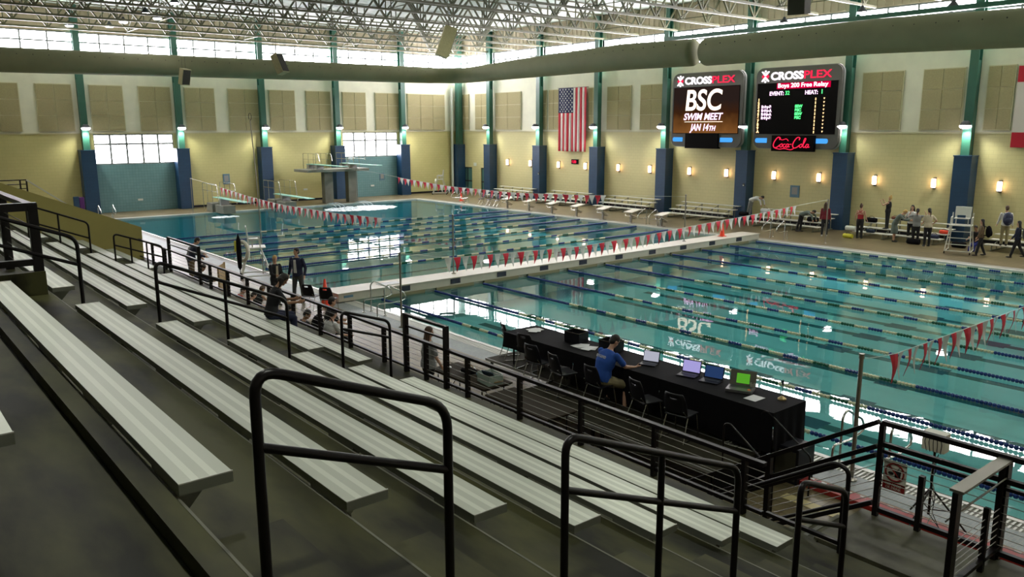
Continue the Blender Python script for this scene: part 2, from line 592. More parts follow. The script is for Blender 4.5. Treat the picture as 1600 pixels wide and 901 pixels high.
# pilasters with green columns above them
def pilaster(cx, cy, axis, name):
    o = bpy.data.objects.new(name, None); col.objects.link(o); o['kind'] = 'structure'
    p = MB()
    if axis == 'x':
        p.box(cx - .43, cx + .43, YB - .8, YB, 0, 4.3, 'pilaster_blue'); p.box(cx - .46, cx + .46, YB - .83, YB, 4.3, 4.36, 'pilaster_blue')
    else:
        p.box(XL, XL + .8, cy - .45, cy + .45, 0, 4.3, 'pilaster_blue_y'); p.box(XL, XL + .83, cy - .48, cy + .48, 4.3, 4.36, 'pilaster_blue_y')
    p.build('pilaster', o)['kind'] = 'structure'
    g = MB()
    if axis == 'x':      # wide flange section: two flanges and a web
        yc = YB - .42
        g.box(cx - .21, cx + .21, yc - .2, yc - .17, 4.36, ZC, 'steel_green'); g.box(cx - .21, cx + .21, yc + .17, yc + .2, 4.36, ZC, 'steel_green'); g.box(cx - .02, cx + .02, yc - .17, yc + .17, 4.36, ZC, 'steel_green')
        g.box(cx - .19, cx - .17, yc - .17, yc + .17, 4.36, 9.0, 'steel_green'); g.box(cx + .17, cx + .19, yc - .17, yc + .17, 4.36, 9.0, 'steel_green')
    else:
        xc = XL + .42
        g.box(xc - .2, xc - .17, cy - .21, cy + .21, 4.36, ZC, 'steel_green'); g.box(xc + .17, xc + .2, cy - .21, cy + .21, 4.36, ZC, 'steel_green'); g.box(xc - .17, xc + .17, cy - .02, cy + .02, 4.36, ZC, 'steel_green')
        g.box(xc - .17, xc + .17, cy - .19, cy - .17, 4.36, 9.0, 'steel_green'); g.box(xc - .17, xc + .17, cy + .17, cy + .19, 4.36, 9.0, 'steel_green')
    g.build('steel_column', o)['kind'] = 'structure'
    return o
for cx in COLX: pilaster(cx, 0, 'x', 'pillar_back')
for cy in COLY: pilaster(0, cy, 'y', 'pillar_left')
# corner column and pale down pipe
b = MB(); b.box(-61.9, -60.95, 43.7, YB, 0, 4.3, 'pilaster_blue'); b.box(-61.5, -61.0, 43.85, 44.3, 4.3, ZC, 'steel_green')
struct('pillar_corner', b)
b = MB(); b.tube([(-61.55, 43.5, 0), (-61.55, 43.5, 9.3)], .11, 'plaque_white', 10)
tag(b.build('down_pipe', None, True), 'pale down pipe rising beside the corner column', 'pipe')

# acoustic panels
def apanel(axis, a0, a1, z0, z1):
    o = MB()
    n = 2 if a1 - a0 < 2.6 else (2 if a1 - a0 < 3.4 else 3)
    for i in range(n):
        for j in range(3):
            p0 = a0 + (a1 - a0) * i / n + .02; p1 = a0 + (a1 - a0) * (i + 1) / n - .02
            q0 = z0 + (z1 - z0) * j / 3 + .02; q1 = z0 + (z1 - z0) * (j + 1) / 3 - .02
            if axis == 'y': o.box(XL + .05, XL + .13, p0, p1, q0, q1, 'panel')
            else: o.box(p0, p1, YB - .13, YB - .05, q0, q1, 'panel')
    if axis == 'y': o.box(XL + .03, XL + .10, a0 - .03, a1 + .03, z0 - .03, z1 + .03, 'panel_edge')
    else: o.box(a0 - .03, a1 + .03, YB - .10, YB - .03, z0 - .03, z1 + .03, 'panel_edge')
    return o.build('acoustic_panel')
nthL = ['first', 'second', 'third', 'fourth', 'fifth', 'sixth', 'seventh', 'eighth', 'ninth', 'tenth', 'eleventh', 'twelfth']
for i, (a, c) in enumerate([(7.2, 9.5), (10.5, 12.6), (13.7, 15.8), (16.85, 19.0), (20.0, 22.15), (23.2, 25.65), (26.4, 28.5), (29.5, 31.6), (32.7, 34.85), (35.8, 38.1), (39.0, 42.9)]):
    tag(apanel('y', a, c, 5.62, 8.68), 'tan acoustic panel on the window wall, %s counted from the photo\'s left edge' % nthL[i], 'acoustic panel', 'acoustic panels on the window wall')
for i, (a, c) in enumerate([(-62 + .5, -60.2), (-59.2, -57.3), (-56.3, -52.9), (-50.9, -50.2 + .5), (-49.4, -48.2), (-44.9, -44.1), (-42.95, -40.65), (-39.7, -37.6), (-23.4, -21.15), (-20.1, -18.05), (-16.95, -15.75)]):
    tag(apanel('x', a, c, 5.62, 8.70), 'tan acoustic panel on the scoreboard wall, %s counted from the corner' % nthL[i], 'acoustic panel', 'acoustic panels on the scoreboard wall')

# ------------------------------------------------------------------ pool basins and deck
PY0, PY1 = 13.05, 36.6
PX0, PX1 = -57.0, -2.4
ZF = -1.15
XD = -45.6
b = MB()
b.box(XL, PX0 - .6, YN, YB, -.3, 0, 'deck_tile'); b.box(PX0 - .6, PX1 + .6, YN, PY0 - 1.0, -.3, 0, 'deck_tile')
b.box(PX0 - .6, PX1 + .6, PY1 + .75, YB, -.3, 0, 'deck_tile'); b.box(PX1 + .6, XR, YN, YB, -.3, 0, 'deck_tile')
struct('floor', b)
b = MB()
# near edge: mosaic band, bar grating, white lip
b.box(PX0 - .6, PX1 + .6, PY0 - 1.0, PY0 - .42, -.3, 0.001, 'mosaic')
b.box(PX0 - .6, PX1 + .6, PY0 - .42, PY0 - .12, -.3, -.012, 'grate_dark')
b.box(PX0 - .12, PX1 + .12, PY0 - .12, PY0, -.3, .012, 'gutter_white')
b.box(PX0 - .6, PX1 + .6, PY1 + .15, PY1 + .75, -.3, 0.001, 'grate')
b.box(PX0 - .12, PX1 + .12, PY1, PY1 + .15, -.3, .012, 'gutter_white')
b.box(PX0 - .6, PX0 - .15, PY0 - .12, PY1 + .15, -.3, 0.001, 'grate'); b.box(PX0 - .15, PX0, PY0, PY1, -.3, .02, 'gutter_white')
b.box(PX1 + .15, PX1 + .6, PY0 - .12, PY1 + .15, -.3, 0.001, 'grate'); b.box(PX1, PX1 + .15, PY0, PY1, -.3, .012, 'gutter_white')
struct('trim_1', b)
b = MB()
x = -30.0
while x < PX1 + .5:
    b.box(x, x + .035, PY0 - .42, PY0 - .12, -.012, .004, 'gutter_white'); x += .075
struct('trim_2', b)
b = MB()
b.box(XD, PX1 + .2, PY0 - .2, PY1 + .2, ZF - .3, ZF, 'pool_floor'); b.box(PX0 - .2, XD, PY0 - .2, PY1 + .2, -4.3, -3.9, 'pool_floor'); b.box(XD - .02, XD + .1, PY0, PY1, -3.9, ZF - .001, 'pool_wall')
b.box(PX0 - .2, PX0, PY0, PY1, -3.9, -.3, 'pool_wall'); b.box(PX1, PX1 + .2, PY0, PY1, ZF, -.3, 'pool_wall')
b.box(PX0, PX1, PY0 - .2, PY0, -3.9, -.3, 'pool_wall'); b.box(PX0, PX1, PY1, PY1 + .2, -3.9, -.3, 'pool_wall')
struct('floor_pool', b)
# lane lines on the bottom
b = MB()
BX0, BX1 = -25.35, -24.3
LY = [13.9 + 2.21 * k for k in range(11)]
LXC = [-56.4 + 2.42 * k for k in range(13)]
for k in range(10):
    yc = LY[k] + 1.105
    b.box(BX1 + 1.6, PX1 - 1.6, yc - .17, yc + .17, ZF, ZF + .006, 'lane_line')
    for xc in (-12.8, -9.8):
        b.box(xc - .45, xc + .45, yc - .32, yc + .32, ZF + .006, ZF + .01, 'lane_mark')
for k in range(5, 13):
    xc = LXC[k] - 1.2
    b.box(xc - .14, xc + .14, PY0 + 1.8, PY1 - 1.8, ZF, ZF + .006, 'lane_line')
    for yc in (PY0 + 1.8, PY1 - 1.8):
        b.box(xc - .5, xc + .5, yc - .14, yc + .14, ZF, ZF + .008, 'lane_line')
struct('trim_3', b)
# water
b = MB(); b.box(PX0 - .1, PX1 + .1, PY0 - .1, PY1 + .1, -4.2, -.06, 'water')
o = b.build('pool_water'); tag(o, 'still turquoise pool water mirroring windows and scoreboards', 'water', kind='stuff')

# bulkhead
t = thing('pool_bulkhead', 'long cream bulkhead bridge dividing the two halves of the pool', 'bulkhead', (BX0, PY0, 0))
b = MB(); b.box(0, BX1 - BX0, -.65, PY1 - PY0 + .05, .03, .32, 'bulkhead')
b.box(.1, BX1 - BX0 - .1, .05, PY1 - PY0 - .05, -.9, .03, 'bulkhead')
b.build('bridge_deck', t, bevel=.02)
b = MB(); b.box(-.03, BX1 - BX0 + .03, -.68, PY1 - PY0 + .08, .30, .335, 'bulkhead'); b.build('deck_lip', t)
for k in range(10):
    yc = LY[k] + 1.105 - PY0
    b = MB(); b.box(BX1 - BX0, BX1 - BX0 + .02, yc - .22, yc + .22, .10, .28, 'dark_mark'); b.build('lane_block', t)
    b = MB(); b.box(BX1 - BX0 - .1, BX1 - BX0 + .012, yc - .85, yc + .85, -.12, .04, 'olive_mark'); b.build('touch_strip', t)
    b = MB(); b.box(BX1 - BX0 - .1, BX1 - BX0 - .07, yc - .14, yc + .14, -.9, -.1, 'dark_mark'); b.build('wall_target', t)
b = MB(); b.box(BX1 - BX0, BX1 - BX0 + .01, -.45, -.1, .16, .24, 'plaque_blue'); b.build('depth_marker', t)
b = MB(); b.box(.35, .8, 1.2, 2.0, .336, .35, 'paper'); b.build('hatch_cover', t)

# ------------------------------------------------------------------ concrete seating
E0, RUN, RISE = 1.048, .865, .358
def edge(n): return E0 + RUN * n
def flo(n): return 3.72 - RISE * n
poly = [(7.35, 0.0), (7.35, flo(6))]
for n in range(6, -1, -1):
    poly += [(edge(n), flo(n)), (edge(n), flo(n - 1))]
poly += [(.92, flo(-1)), (.92, flo(-1) - .09), (edge(-1), flo(-1) - .09)]
for n in range(-2, -10, -1):
    poly += [(edge(n + 1), flo(n)), (edge(n), flo(n))]
poly += [(YN + .02, flo(-9)), (YN + .02, 0.0)]
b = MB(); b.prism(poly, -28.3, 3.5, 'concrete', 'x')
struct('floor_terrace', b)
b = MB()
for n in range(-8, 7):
    b.box(-28.25, 3.4, edge(n) - .012, edge(n) + .0015, flo(n - 1) - .012, flo(n - 1) + .0015, 'concrete_light')  # pale strips paint a bright highlight along the worn nosings
struct('trim_nosing_highlights', b)
def aisle_steps(x0, x1):
    b = MB()
    for n in range(-1, 7):
        y0 = edge(n) if n >= 0 else .92
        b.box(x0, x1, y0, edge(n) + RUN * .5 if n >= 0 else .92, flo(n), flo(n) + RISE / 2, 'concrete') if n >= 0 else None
    struct('floor_aisle_steps', b)
aisle_steps(-11.45, -10.45); aisle_steps(-3.6, -2.5); aisle_steps(-23.3, -22.5)
# front wall below the guard, side parapet
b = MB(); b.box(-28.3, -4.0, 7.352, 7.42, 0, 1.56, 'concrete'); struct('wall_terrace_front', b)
b = MB()
b.prism([(7.42, 0), (7.42, 2.61), (6.9, 2.83), (-6, 8.33), (-6, 0)], -28.5, -28.25, 'concrete_wall', 'x'); struct('wall_parapet', b)
# low wall at the opening behind row one of the middle section
b = MB(); b.box(-11.78, -11.62, -1.5, 1.86, 3.2, 4.02, 'concrete'); struct('wall_opening', b)
# landing in front of the aisle and stair to the deck
b = MB(); b.box(-4.05, 3.5, 7.42, 8.43, 1.30, 1.58, 'landing_concrete'); b.box(-4.05, 3.5, 8.33, 8.43, 0, 1.3, 'concrete_wall'); struct('floor_landing', b)
b = MB()
for i in range(9):
    z = 1.58 - .1755 * (i + 1)
    if z > .02:
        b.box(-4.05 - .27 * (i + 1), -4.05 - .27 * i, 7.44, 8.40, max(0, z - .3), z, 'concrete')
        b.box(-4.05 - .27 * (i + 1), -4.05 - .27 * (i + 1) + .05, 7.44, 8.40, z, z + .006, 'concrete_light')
struct('floor_stair', b)

# ================================================================== ROOF
def truss(x, label):
    t = thing('roof_truss', label, 'truss', (x, YB - .3, 12.1), 0, 'bar trusses spanning the hall under the roof')
    return t
L0 = YB - .3 - YN - .2
zb, zt = 0.0, 1.62
proto = None
npan = int(L0 / 2.35)
pl = L0 / npan
for i in range(20):
    x = -60.2 + 3.39 * i
    lab = 'olive steel roof truss, number %d counted from the window wall' % (i + 1)
    if proto is None:
        t = truss(x, lab)
        MB().bar((0, 0, 0), (0, -L0, 0), .12, .12, 'truss_steel').build('bottom_chord', t)
        MB().bar((0, 0, zt), (0, -L0, zt), .12, .08, 'truss_steel').build('top_chord', t)
        d1 = MB().bar((0, 0, zt), (0, -pl / 2, 0), .09, .09, 'truss_steel').mesh('diagonal')
        d2 = MB().bar((0, -pl / 2, 0), (0, -pl, zt), .09, .09, 'truss_steel').mesh('diagonal')
        d3 = MB().bar((0, -pl / 2, 0), (0, -pl / 2, zt), .06, .06, 'truss_steel').mesh('strut')
        for k in range(npan):
            for nm, me in (('diagonal', d1), ('diagonal', d2), ('strut', d3)):
                o = bpy.data.objects.new(nm, me); col.objects.link(o); o.parent = t; o.location = (0, -pl * k, 0)
        proto = t; KC = KIDS(t)
    else:
        c = proto.copy(); col.objects.link(c); c.location = (x, YB - .3, 12.1); c['label'] = lab
        for ch in KC[proto.name]:
            q = ch.copy(); col.objects.link(q); q.parent = c
# cross bracing between the trusses
k = 0
for yy in (40, 32, 24, 16):
    for i in range(0, 16, 2):
        x0 = -60.2 + 3.39 * i; x1 = x0 + 3.39
        o = MB(); o.tube([(x0, yy, 12.1), (x1, yy, 13.7)], .028, 'truss_steel', 5); o.tube([(x1, yy + .12, 12.1), (x0, yy + .12, 13.7)], .028, 'truss_steel', 5)
        o.tube([(x0, yy, 12.12), (x1, yy, 12.12)], .025, 'truss_steel', 5)
        tag(o.build('cross_brace'), 'thin crossed brace between two roof trusses', 'brace', 'crossed braces between the roof trusses')
# edge beam below the clerestory seen above the duct
b = MB(); b.bar((-33.5, 39.6, 11.0), (XR, 39.6, 11.0), .25, .22, 'steel_green'); tag(b.build('cable_tray'), 'pale green tray running above the near duct beside the clerestory', 'cable tray')
MATS_tmp = None

# ------------------------------------------------------------------ ducts
def duct(label, pts, r, name='air_duct', dome0=False, dome1=False):
    P = [Vector(p) for p in pts]
    rs = [r] * len(P) if not isinstance(r, list) else r
    if dome1:
        d = (P[-1] - P[-2]).normalized(); e = P[-1]; R_ = rs[-1]
        P = P[:-1]; rr = rs[:-1]
        for a in range(0, 8):
            th = a / 7 * PI / 2
            P.append(e - d * .35 + d * .35 * math.sin(th)); rr.append(max(.02, R_ * math.cos(th) ** .6))
        rs = rr
    if dome0:
        d = (P[0] - P[1]).normalized(); e = P[0]; R_ = rs[0]
        Q = []; rr = []
        for a in range(7, -1, -1):
            th = a / 7 * PI / 2
            Q.append(e - d * .35 + d * .35 * math.sin(th)); rr.append(max(.02, R_ * math.cos(th) ** .6))
        P = Q + P[1:]; rs = rr + rs[1:]
    t = thing(name, label, 'duct', (0, 0, 0))
    MB().tube(P, rs, 'duct_fabric', 28).build('duct_tube', t, True)
    return t
DX, DY, DZ = -54.3, 38.6, 9.78
arc = [(DX + 2.2 - 2.2 * math.cos(a * PI / 16), DY - 2.2 + 2.2 * math.sin(a * PI / 16), DZ) for a in range(1, 9)]
t = duct('long olive fabric duct turning the corner and ending beside the first scoreboard', [(DX, YN + .4, 9.56), (DX, 8, 9.58), (DX, DY - 2.2, DZ)] + arc + [(-46, DY, 9.92), (-36, DY, 10.08), (-30.35, DY, 9.97)], [.70, .69, .60] + [.58] * 8 + [.68, .79, .76], dome1=True)
n = MB()
for k in range(58):
    y = -10 + k * .8
    rr = .70 - .0026 * max(0, y)
    n.ell((DX + rr * .90, y, 9.56 + .005 * max(0, y) + rr * .42), (.02, .035, .035), 'black_plain', 6, 4)
for k in range(25):
    x = -51 + k * .82
    u = (x + 52) / 16.0; rr = .58 + .21 * min(1, max(0, u)); zc = 9.78 + .30 * min(1, max(0, u))
    n.ell((x, DY - rr * .90, zc + rr * .42), (.035, .02, .035), 'black_plain', 6, 4)
n.build('air_nozzles', t)
t = duct('wide olive fabric duct starting beside the second scoreboard and running out of view', [(-29.95, DY, 9.93), (-20, DY, 9.98), (-13, DY, 9.78), (XR - .4, DY, 9.4)], [.75, .80, .80, .80], dome0=True)
n = MB()
for k in range(38):
    x = -29.2 + k * .95
    zc = 9.95 if x < -19 else 9.98 - .022 * (x + 20)
    n.ell((x, DY - .71, zc + .33), (.035, .02, .035), 'black_plain', 6, 4)
n.build('air_nozzles', t)

# ------------------------------------------------------------------ high bay lamps and speakers
def hibay(x, y, z, lab, drop=1.2):
    t = thing('high_bay_lamp', lab, 'lamp', (x, y, z), 0, 'high bay lamps hanging from the trusses')
    MB().tube([(0, 0, .3), (0, 0, drop)], .015, 'truss_steel', 6).build('suspension_rod', t)
    MB().lathe([(.06, .32), (.1, .22), (.26, .02), (.27, 0)], 'lamp_body', 16).build('reflector', t, True)
    MB().lathe([(.24, 0.0), (.2, -.05), (.05, -.07)], 'bay_glow', 16).build('lens', t, True)
    return t
HB = [(-59.4, 12.4, 12.2), (-58.3, 14.5, 12.2), (-55.4, 14.6, 12.2), (-50.4, 14.5, 12.2), (-52.3, 15.7, 12.2), (-45.5, 14.6, 12.2), (-25.6, 39.8, 11.2), (-21.3, 39.8, 11.3), (-17.0, 39.8, 11.1)]
for i, (x, y, z) in enumerate(HB):
    hibay(x, y, z, ['bright lamp among the trusses, first of the string at upper left', 'bright lamp among the trusses, second of the string at upper left', 'bright lamp among the trusses, third of the string at upper left', 'bright lamp among the trusses, fifth of the string at upper left', 'round glowing lamp among the trusses, fourth of the string at upper left', 'bright lamp among the trusses, last of the string at upper left', 'bright lamp hung above the duct over the second scoreboard', 'bright lamp hung above the duct right of the second scoreboard', 'bright lamp hung above the near duct by the far right column'][i], ZC - z - .011)
def fill_bay(x, y, z, e, lab):  # added lamp out of view, brightens the benches and near pool
    t = hibay(x, y, z, lab, ZC - z - .011)
    t['group'] = 'added unseen lamps brightening the bleachers and near pool'
    L = bpy.data.lights.new('fill_light', 'SPOT'); L.energy = e; L.color = (.98, 1.0, .86); L.spot_size = math.radians(165); L.spot_blend = .5; L.shadow_soft_size = .24
    o = bpy.data.objects.new('fill_light', L); col.objects.link(o); o.parent = t; o.location = (0, 0, -.10)
for x in (-33, -22, -11, -2):
    fill_bay(x, 2.5, 12.3, BENCH_FILL, 'added unseen lamp hung above the bleacher rows to brighten them')
for x in (-26, -15, -5):
    for y in (17, 27):
        fill_bay(x, y, 12.3, POOL_FILL, 'added unseen lamp hung above the near pool to brighten the water')
def speaker(x, y, z, rz, tilt, s, lab, dark=False):
    t = thing('loudspeaker', lab, 'loudspeaker', (x, y, z), rz, 'loudspeakers hung under the roof')
    R = Matrix.Rotation(tilt, 3, 'X')
    b = MB(); poly = [(-.5 * s, -.28 * s), (.5 * s, -.28 * s), (.36 * s, .34 * s), (-.36 * s, .34 * s)]
    vs = [R @ Vector((a, c, h)) for h in (-.75 * s, .75 * s) for a, c in poly]
    b.add(vs, [(0, 1, 2, 3), (4, 5, 6, 7), (0, 1, 5, 4), (1, 2, 6, 5), (2, 3, 7, 6), (3, 0, 4, 7)], 'speaker_dark' if dark else 'speaker_tan')
    b.build('cabinet', t, bevel=.01)
    g = MB(); g.obox(R @ Vector((0, -.29 * s, 0)), (.86 * s, .02, 1.35 * s), 'speaker_dark', R); g.build('grille', t)
    r = MB(); r.tube([R @ Vector((-.2 * s, .1, .7 * s)), (-.2 * s, .1, ZC - z)], .012, 'truss_steel', 6); r.tube([R @ Vector((.2 * s, .1, .7 * s)), (.2 * s, .1, ZC - z)], .012, 'truss_steel', 6); r.build('hanger', t)
speaker(-50, 16.26, 8.75, math.radians(115), math.radians(14), .62, 'small tan speaker hanging in front of the far duct, above the first window')
speaker(-40, 17.75, 8.95, math.radians(125), math.radians(-22), .66, 'tilted tan speaker hanging in front of the duct, nearer than the small one')
speaker(-30, 21.0, 9.42, math.radians(150), math.radians(20), .86, 'large tan speaker box hanging among the trusses left of the corner')
speaker(-20, 32.0, 11.15, math.radians(200), math.radians(-8), .95, 'dark speaker box cut off by the top edge above the second scoreboard', True)

# ------------------------------------------------------------------ column floodlights (shining down each column)
def flood(x, y, z, dx, dy, lab, on=True, grp='lamps on the green columns'):
    t = thing('column_lamp', lab, 'lamp', (x, y, z), math.atan2(dy, dx), grp)
    MB().bar((-.16, 0, .1), (.12, 0, .1), .06, .06, 'lamp_body').build('bracket', t)
    MB().lathe([(.12, .22), (.22, .12), (.27, .0)], 'lamp_body', 14, (.24, 0, 0)).build('shade', t, True)
    MB().ell((.24, 0, -.05), (.28, .28, .13), 'lamp_glow', 14, 6).build('lens', t, True)
    L = bpy.data.lights.new('lamp_beam', 'SPOT'); L.energy = FLOOD * 3; L.color = (1.0, 1.0, .86); L.spot_size = math.radians(150); L.spot_blend = .6; L.shadow_soft_size = .12
    o = bpy.data.objects.new('lamp_beam', L); col.objects.link(o); o.parent = t; o.location = (.24, 0, -.2); o.rotation_euler = (0, 0, 0)
    return t
cn = ['first', 'second', 'third', 'fourth', 'fifth', 'sixth', 'seventh', 'eighth', 'ninth', 'tenth']
vis = [c for c in COLY if c > 10]
for i, cy in enumerate(sorted(COLY)):
    if cy > 10:
        flood(XL + .64, cy, 5.85, 1, 0, 'lit lamp on the window wall\'s %s green column from the photo\'s left edge' % cn[vis.index(cy)])
for i, cx in enumerate(sorted(COLX)):
    if cx > -57 and cx < -10:
        flood(cx, YB - .64, 5.85, 0, -1, 'lit lamp on the scoreboard wall\'s %s green column from the corner' % cn[i])

# sconces
def sconce(x, z, lab):
    t = thing('wall_sconce', lab, 'sconce', (x, YB, z), 0, 'glowing sconces on the scoreboard wall')
    MB().box(-.07, .07, -.10, -.005, -.30, .30, 'lamp_body').build('back_plate', t)
    MB().lathe([(.10, -.22), (.115, -.18), (.115, .20), (.10, .24)], 'sconce_glow', 12, (0, -.17, 0)).build('glass_tube', t, True)
    MB().lathe([(.12, -.26), (.12, -.22)], 'lamp_body', 12, (0, -.17, 0)).build('cap', t)
SX = [-54.6, -51.6, -48.15, -45.1, -41.65, -38.6, -35.1, -32.1, -28.6, -25.6, -22.25, -19.05, -15.87, -12.6]
for i, x in enumerate(SX):
    sconce(x, 2.86, 'glowing orange sconce, %s counted from the corner' % (['first', 'second', 'third', 'fourth', 'fifth', 'sixth', 'seventh', 'eighth', 'ninth', 'tenth', 'eleventh', 'twelfth', 'thirteenth', 'fourteenth'][i]))

# ------------------------------------------------------------------ writing helper
def text(s, x, z, h, m_, parent=None, name='lettering', y=-.02, fit=None, shear=0.0, w=1.0, bold=0.0, ext=.006, rz=None):
    """lettering as a mesh; h is the height of a capital, fit the width of the whole word"""
    c = bpy.data.curves.new(name, 'FONT')
    c.body = s; c.size = h / .70; c.shear = shear; c.extrude = ext; c.offset = bold
    tmp = bpy.data.objects.new('tmp_text', c); col.objects.link(tmp)
    bpy.context.view_layer.update()
    me = bpy.data.meshes.new_from_object(tmp.evaluated_get(bpy.context.evaluated_depsgraph_get()))
    bpy.data.objects.remove(tmp); bpy.data.curves.remove(c)
    me.name = name
    xs_ = [v.co.x for v in me.vertices]
    k = w if fit is None else fit / (max(xs_) - min(xs_))
    x00 = min(xs_) if fit is not None else 0
    for v in me.vertices:
        v.co = Vector(((v.co.x - x00) * k, -v.co.z, v.co.y))
    me.materials.clear(); me.materials.append(MATS[m_])
    o = bpy.data.objects.new(name, me); col.objects.link(o)
    o.location = (x, y, z)
    if parent is not None: o.parent = parent
    return o

# ------------------------------------------------------------------ scoreboards
def rrect(x0, x1, z0, z1, r, k=6, corners=(1, 1, 1, 1)):
    pts = []
    for (cx, cz, a0, f) in ((x1 - r, z1 - r, 0, corners[0]), (x0 + r, z1 - r, 90, corners[1]), (x0 + r, z0 + r, 180, corners[2]), (x1 - r, z0 + r, 270, corners[3])):
        if f:
            for j in range(k + 1):
                a = math.radians(a0 + 90 * j / k)
                pts.append((cx + r * math.cos(a), cz + r * math.sin(a)))
        else:
            pts.append({0: (x1, z1), 90: (x0, z1), 180: (x0, z0), 270: (x1, z0)}[a0])
    return pts
def scoreboard(x0, lab):
    t = thing('scoreboard', lab, 'scoreboard', (x0, YB - 1.12, 4.55), 0, 'electronic scoreboards on the block wall')
    W, Hh = 5.5, 4.65
    b = MB(); b.prism(rrect(0, W, 0, Hh, .45), 0, .35, 'board_grey'); b.build('cabinet', t)
    b = MB(); b.prism(rrect(-.04, W + .04, -.04, Hh + .04, .47), .10, .26, 'board_edge'); b.build('cabinet_rim', t)
    MB().bar((W * .3, .35, Hh * .5), (W * .3, 1.1, Hh * .5), .1, .1, 'board_grey').build('wall_bracket', t)
    MB().bar((W * .7, .35, Hh * .5), (W * .7, 1.1, Hh * .5), .1, .1, 'board_grey').build('wall_bracket', t)
    b = MB(); b.box(.12, W - .22, -.03, 0, .82, 3.78, 'screen_dark'); b.build('screen', t)
    for (a, c, f) in ((.14, .95, (0, 1, 1, 0)), (W - 1.55, W - .60, (1, 0, 0, 1))):
        b = MB(); b.prism(rrect(a, c, .30, .58, .12, 5, f), -.02, 0, 'led_blue'); b.build('blue_light', t)
    # emblem: two white figures back to back over a red square, then the name
    e = MB(); cx, cz = .62, 4.18
    e.prism([(cx - .26, cz), (cx - .13, cz + .13), (cx, cz), (cx - .13, cz - .13)], -.03, 0, 'led_red')
    e.prism([(cx + .26, cz), (cx + .13, cz + .13), (cx, cz), (cx + .13, cz - .13)], -.03, 0, 'led_red')
    for sg in (1, -1):
        e.prism([(cx - .27, cz + sg * .28), (cx - .20, cz + sg * .30), (cx, cz + sg * .16), (cx + .20, cz + sg * .30), (cx + .27, cz + sg * .28), (cx + .05, cz + sg * .03), (cx - .05, cz + sg * .03)], -.035, 0, 'led_white')
        e.lathe([(.06, -.035), (.06, 0)], 'led_white', 10, (cx, 0, cz + sg * .30), 'y')
    e.build('emblem', t)
    text('CROSS', 1.0, 3.97, .42, 'led_white', t, 'brand_lettering', fit=2.12, bold=.02)
    text('PLEX', 3.16, 3.97, .42, 'led_red', t, 'brand_lettering', fit=1.72, bold=.01)
    return t
s1 = scoreboard(-35.95, 'scoreboard reading BSC SWIM MEET JAN 14TH on a brown screen')
b = MB(); b.box(1.25, 3.85, -.12, .2, -.12, .82, 'screen_dark'); b.build('lower_panel', s1)
g = bpy.data.materials.new('screen_art'); g.use_nodes = True
nt = g.node_tree; nt.nodes.clear()
o_ = nt.nodes.new('ShaderNodeOutputMaterial'); e_ = nt.nodes.new('ShaderNodeEmission'); e_.inputs[1].default_value = .22
tc = nt.nodes.new('ShaderNodeTexCoord'); sp = nt.nodes.new('ShaderNodeSeparateXYZ'); rp = nt.nodes.new('ShaderNodeValToRGB')
nz = nt.nodes.new('ShaderNodeTexNoise'); nz.inputs['Scale'].default_value = .9
mr = nt.nodes.new('ShaderNodeMapRange'); mr.inputs[1].default_value = .8; mr.inputs[2].default_value = 3.8
ad = nt.nodes.new('ShaderNodeMath'); ad.operation = 'MULTIPLY_ADD'; ad.inputs[1].default_value = .5; ad.inputs[2].default_value = -.25
ad2 = nt.nodes.new('ShaderNodeMath'); ad2.operation = 'ADD'
rp.color_ramp.elements[0].color = (.50, .20, .05, 1); rp.color_ramp.elements[0].position = 0
rp.color_ramp.elements[1].color = (.10, .035, .012, 1); rp.color_ramp.elements[1].position = .45
el = rp.color_ramp.elements.new(.75); el.color = (.05, .03, .025, 1)
nt.links.new(tc.outputs['Object'], sp.inputs[0]); nt.links.new(sp.outputs[2], mr.inputs[0]); nt.links.new(tc.outputs['Object'], nz.inputs['Vector'])
nt.links.new(nz.outputs[0], ad.inputs[0]); nt.links.new(ad.outputs[0], ad2.inputs[0]); nt.links.new(mr.outputs[0], ad2.inputs[1])
nt.links.new(ad2.outputs[0], rp.inputs[0]); nt.links.new(rp.outputs[0], e_.inputs[0]); nt.links.new(e_.outputs[0], o_.inputs[0])
MATS['screen_art'] = g
b = MB(); b.box(.16, 5.24, -.035, -.03, .86, 3.74, 'screen_art'); b.build('screen_picture', s1)
text('BSC', 1.15, 2.32, 1.28, 'led_cream', s1, 'screen_lettering', y=-.05, shear=.10, fit=2.85, bold=.03)
b = MB()
for i in range(16):
    pass
text('SWIM MEET', 1.02, 1.70, .42, 'led_pink', s1, 'screen_lettering', y=-.05, shear=.25, fit=3.1, bold=.012)
MB().box(1.1, 4.1, -.05, -.04, 1.56, 1.585, 'led_cream').build('underline', s1)
text('JAN 14', 1.55, 1.02, .42, 'led_pink', s1, 'screen_lettering', y=-.05, shear=.25, fit=1.5, bold=.012)
text('TH', 3.10, 1.02, .30, 'led_pink', s1, 'screen_lettering', y=-.05, shear=.25, fit=.5, bold=.01)
s2 = scoreboard(-29.55, 'scoreboard listing the Boys 200 Free Relay above a red soft drink sign')
MB().box(1.45, 4.85, -.05, -.03, 3.42, 3.76, 'led_redbar').build('title_bar', s2)
for w_, x_, f_ in (('Boys', 1.54, .72), ('200', 2.38, .54), ('Free', 3.05, .66), ('Relay', 3.84, .88)):
    text(w_, x_, 3.50, .24, 'led_white', s2, 'screen_lettering', y=-.06, fit=f_, bold=.004)
text('EVENT:', .98, 3.07, .22, 'led_pink', s2, 'screen_lettering', y=-.05, w=.95, bold=.008)
text('32', 2.02, 3.08, .22, 'led_green', s2, 'screen_lettering', y=-.05, w=.95, bold=.004)
text('HEAT:', 3.30, 3.07, .22, 'led_pink', s2, 'screen_lettering', y=-.05, w=.95, bold=.008)
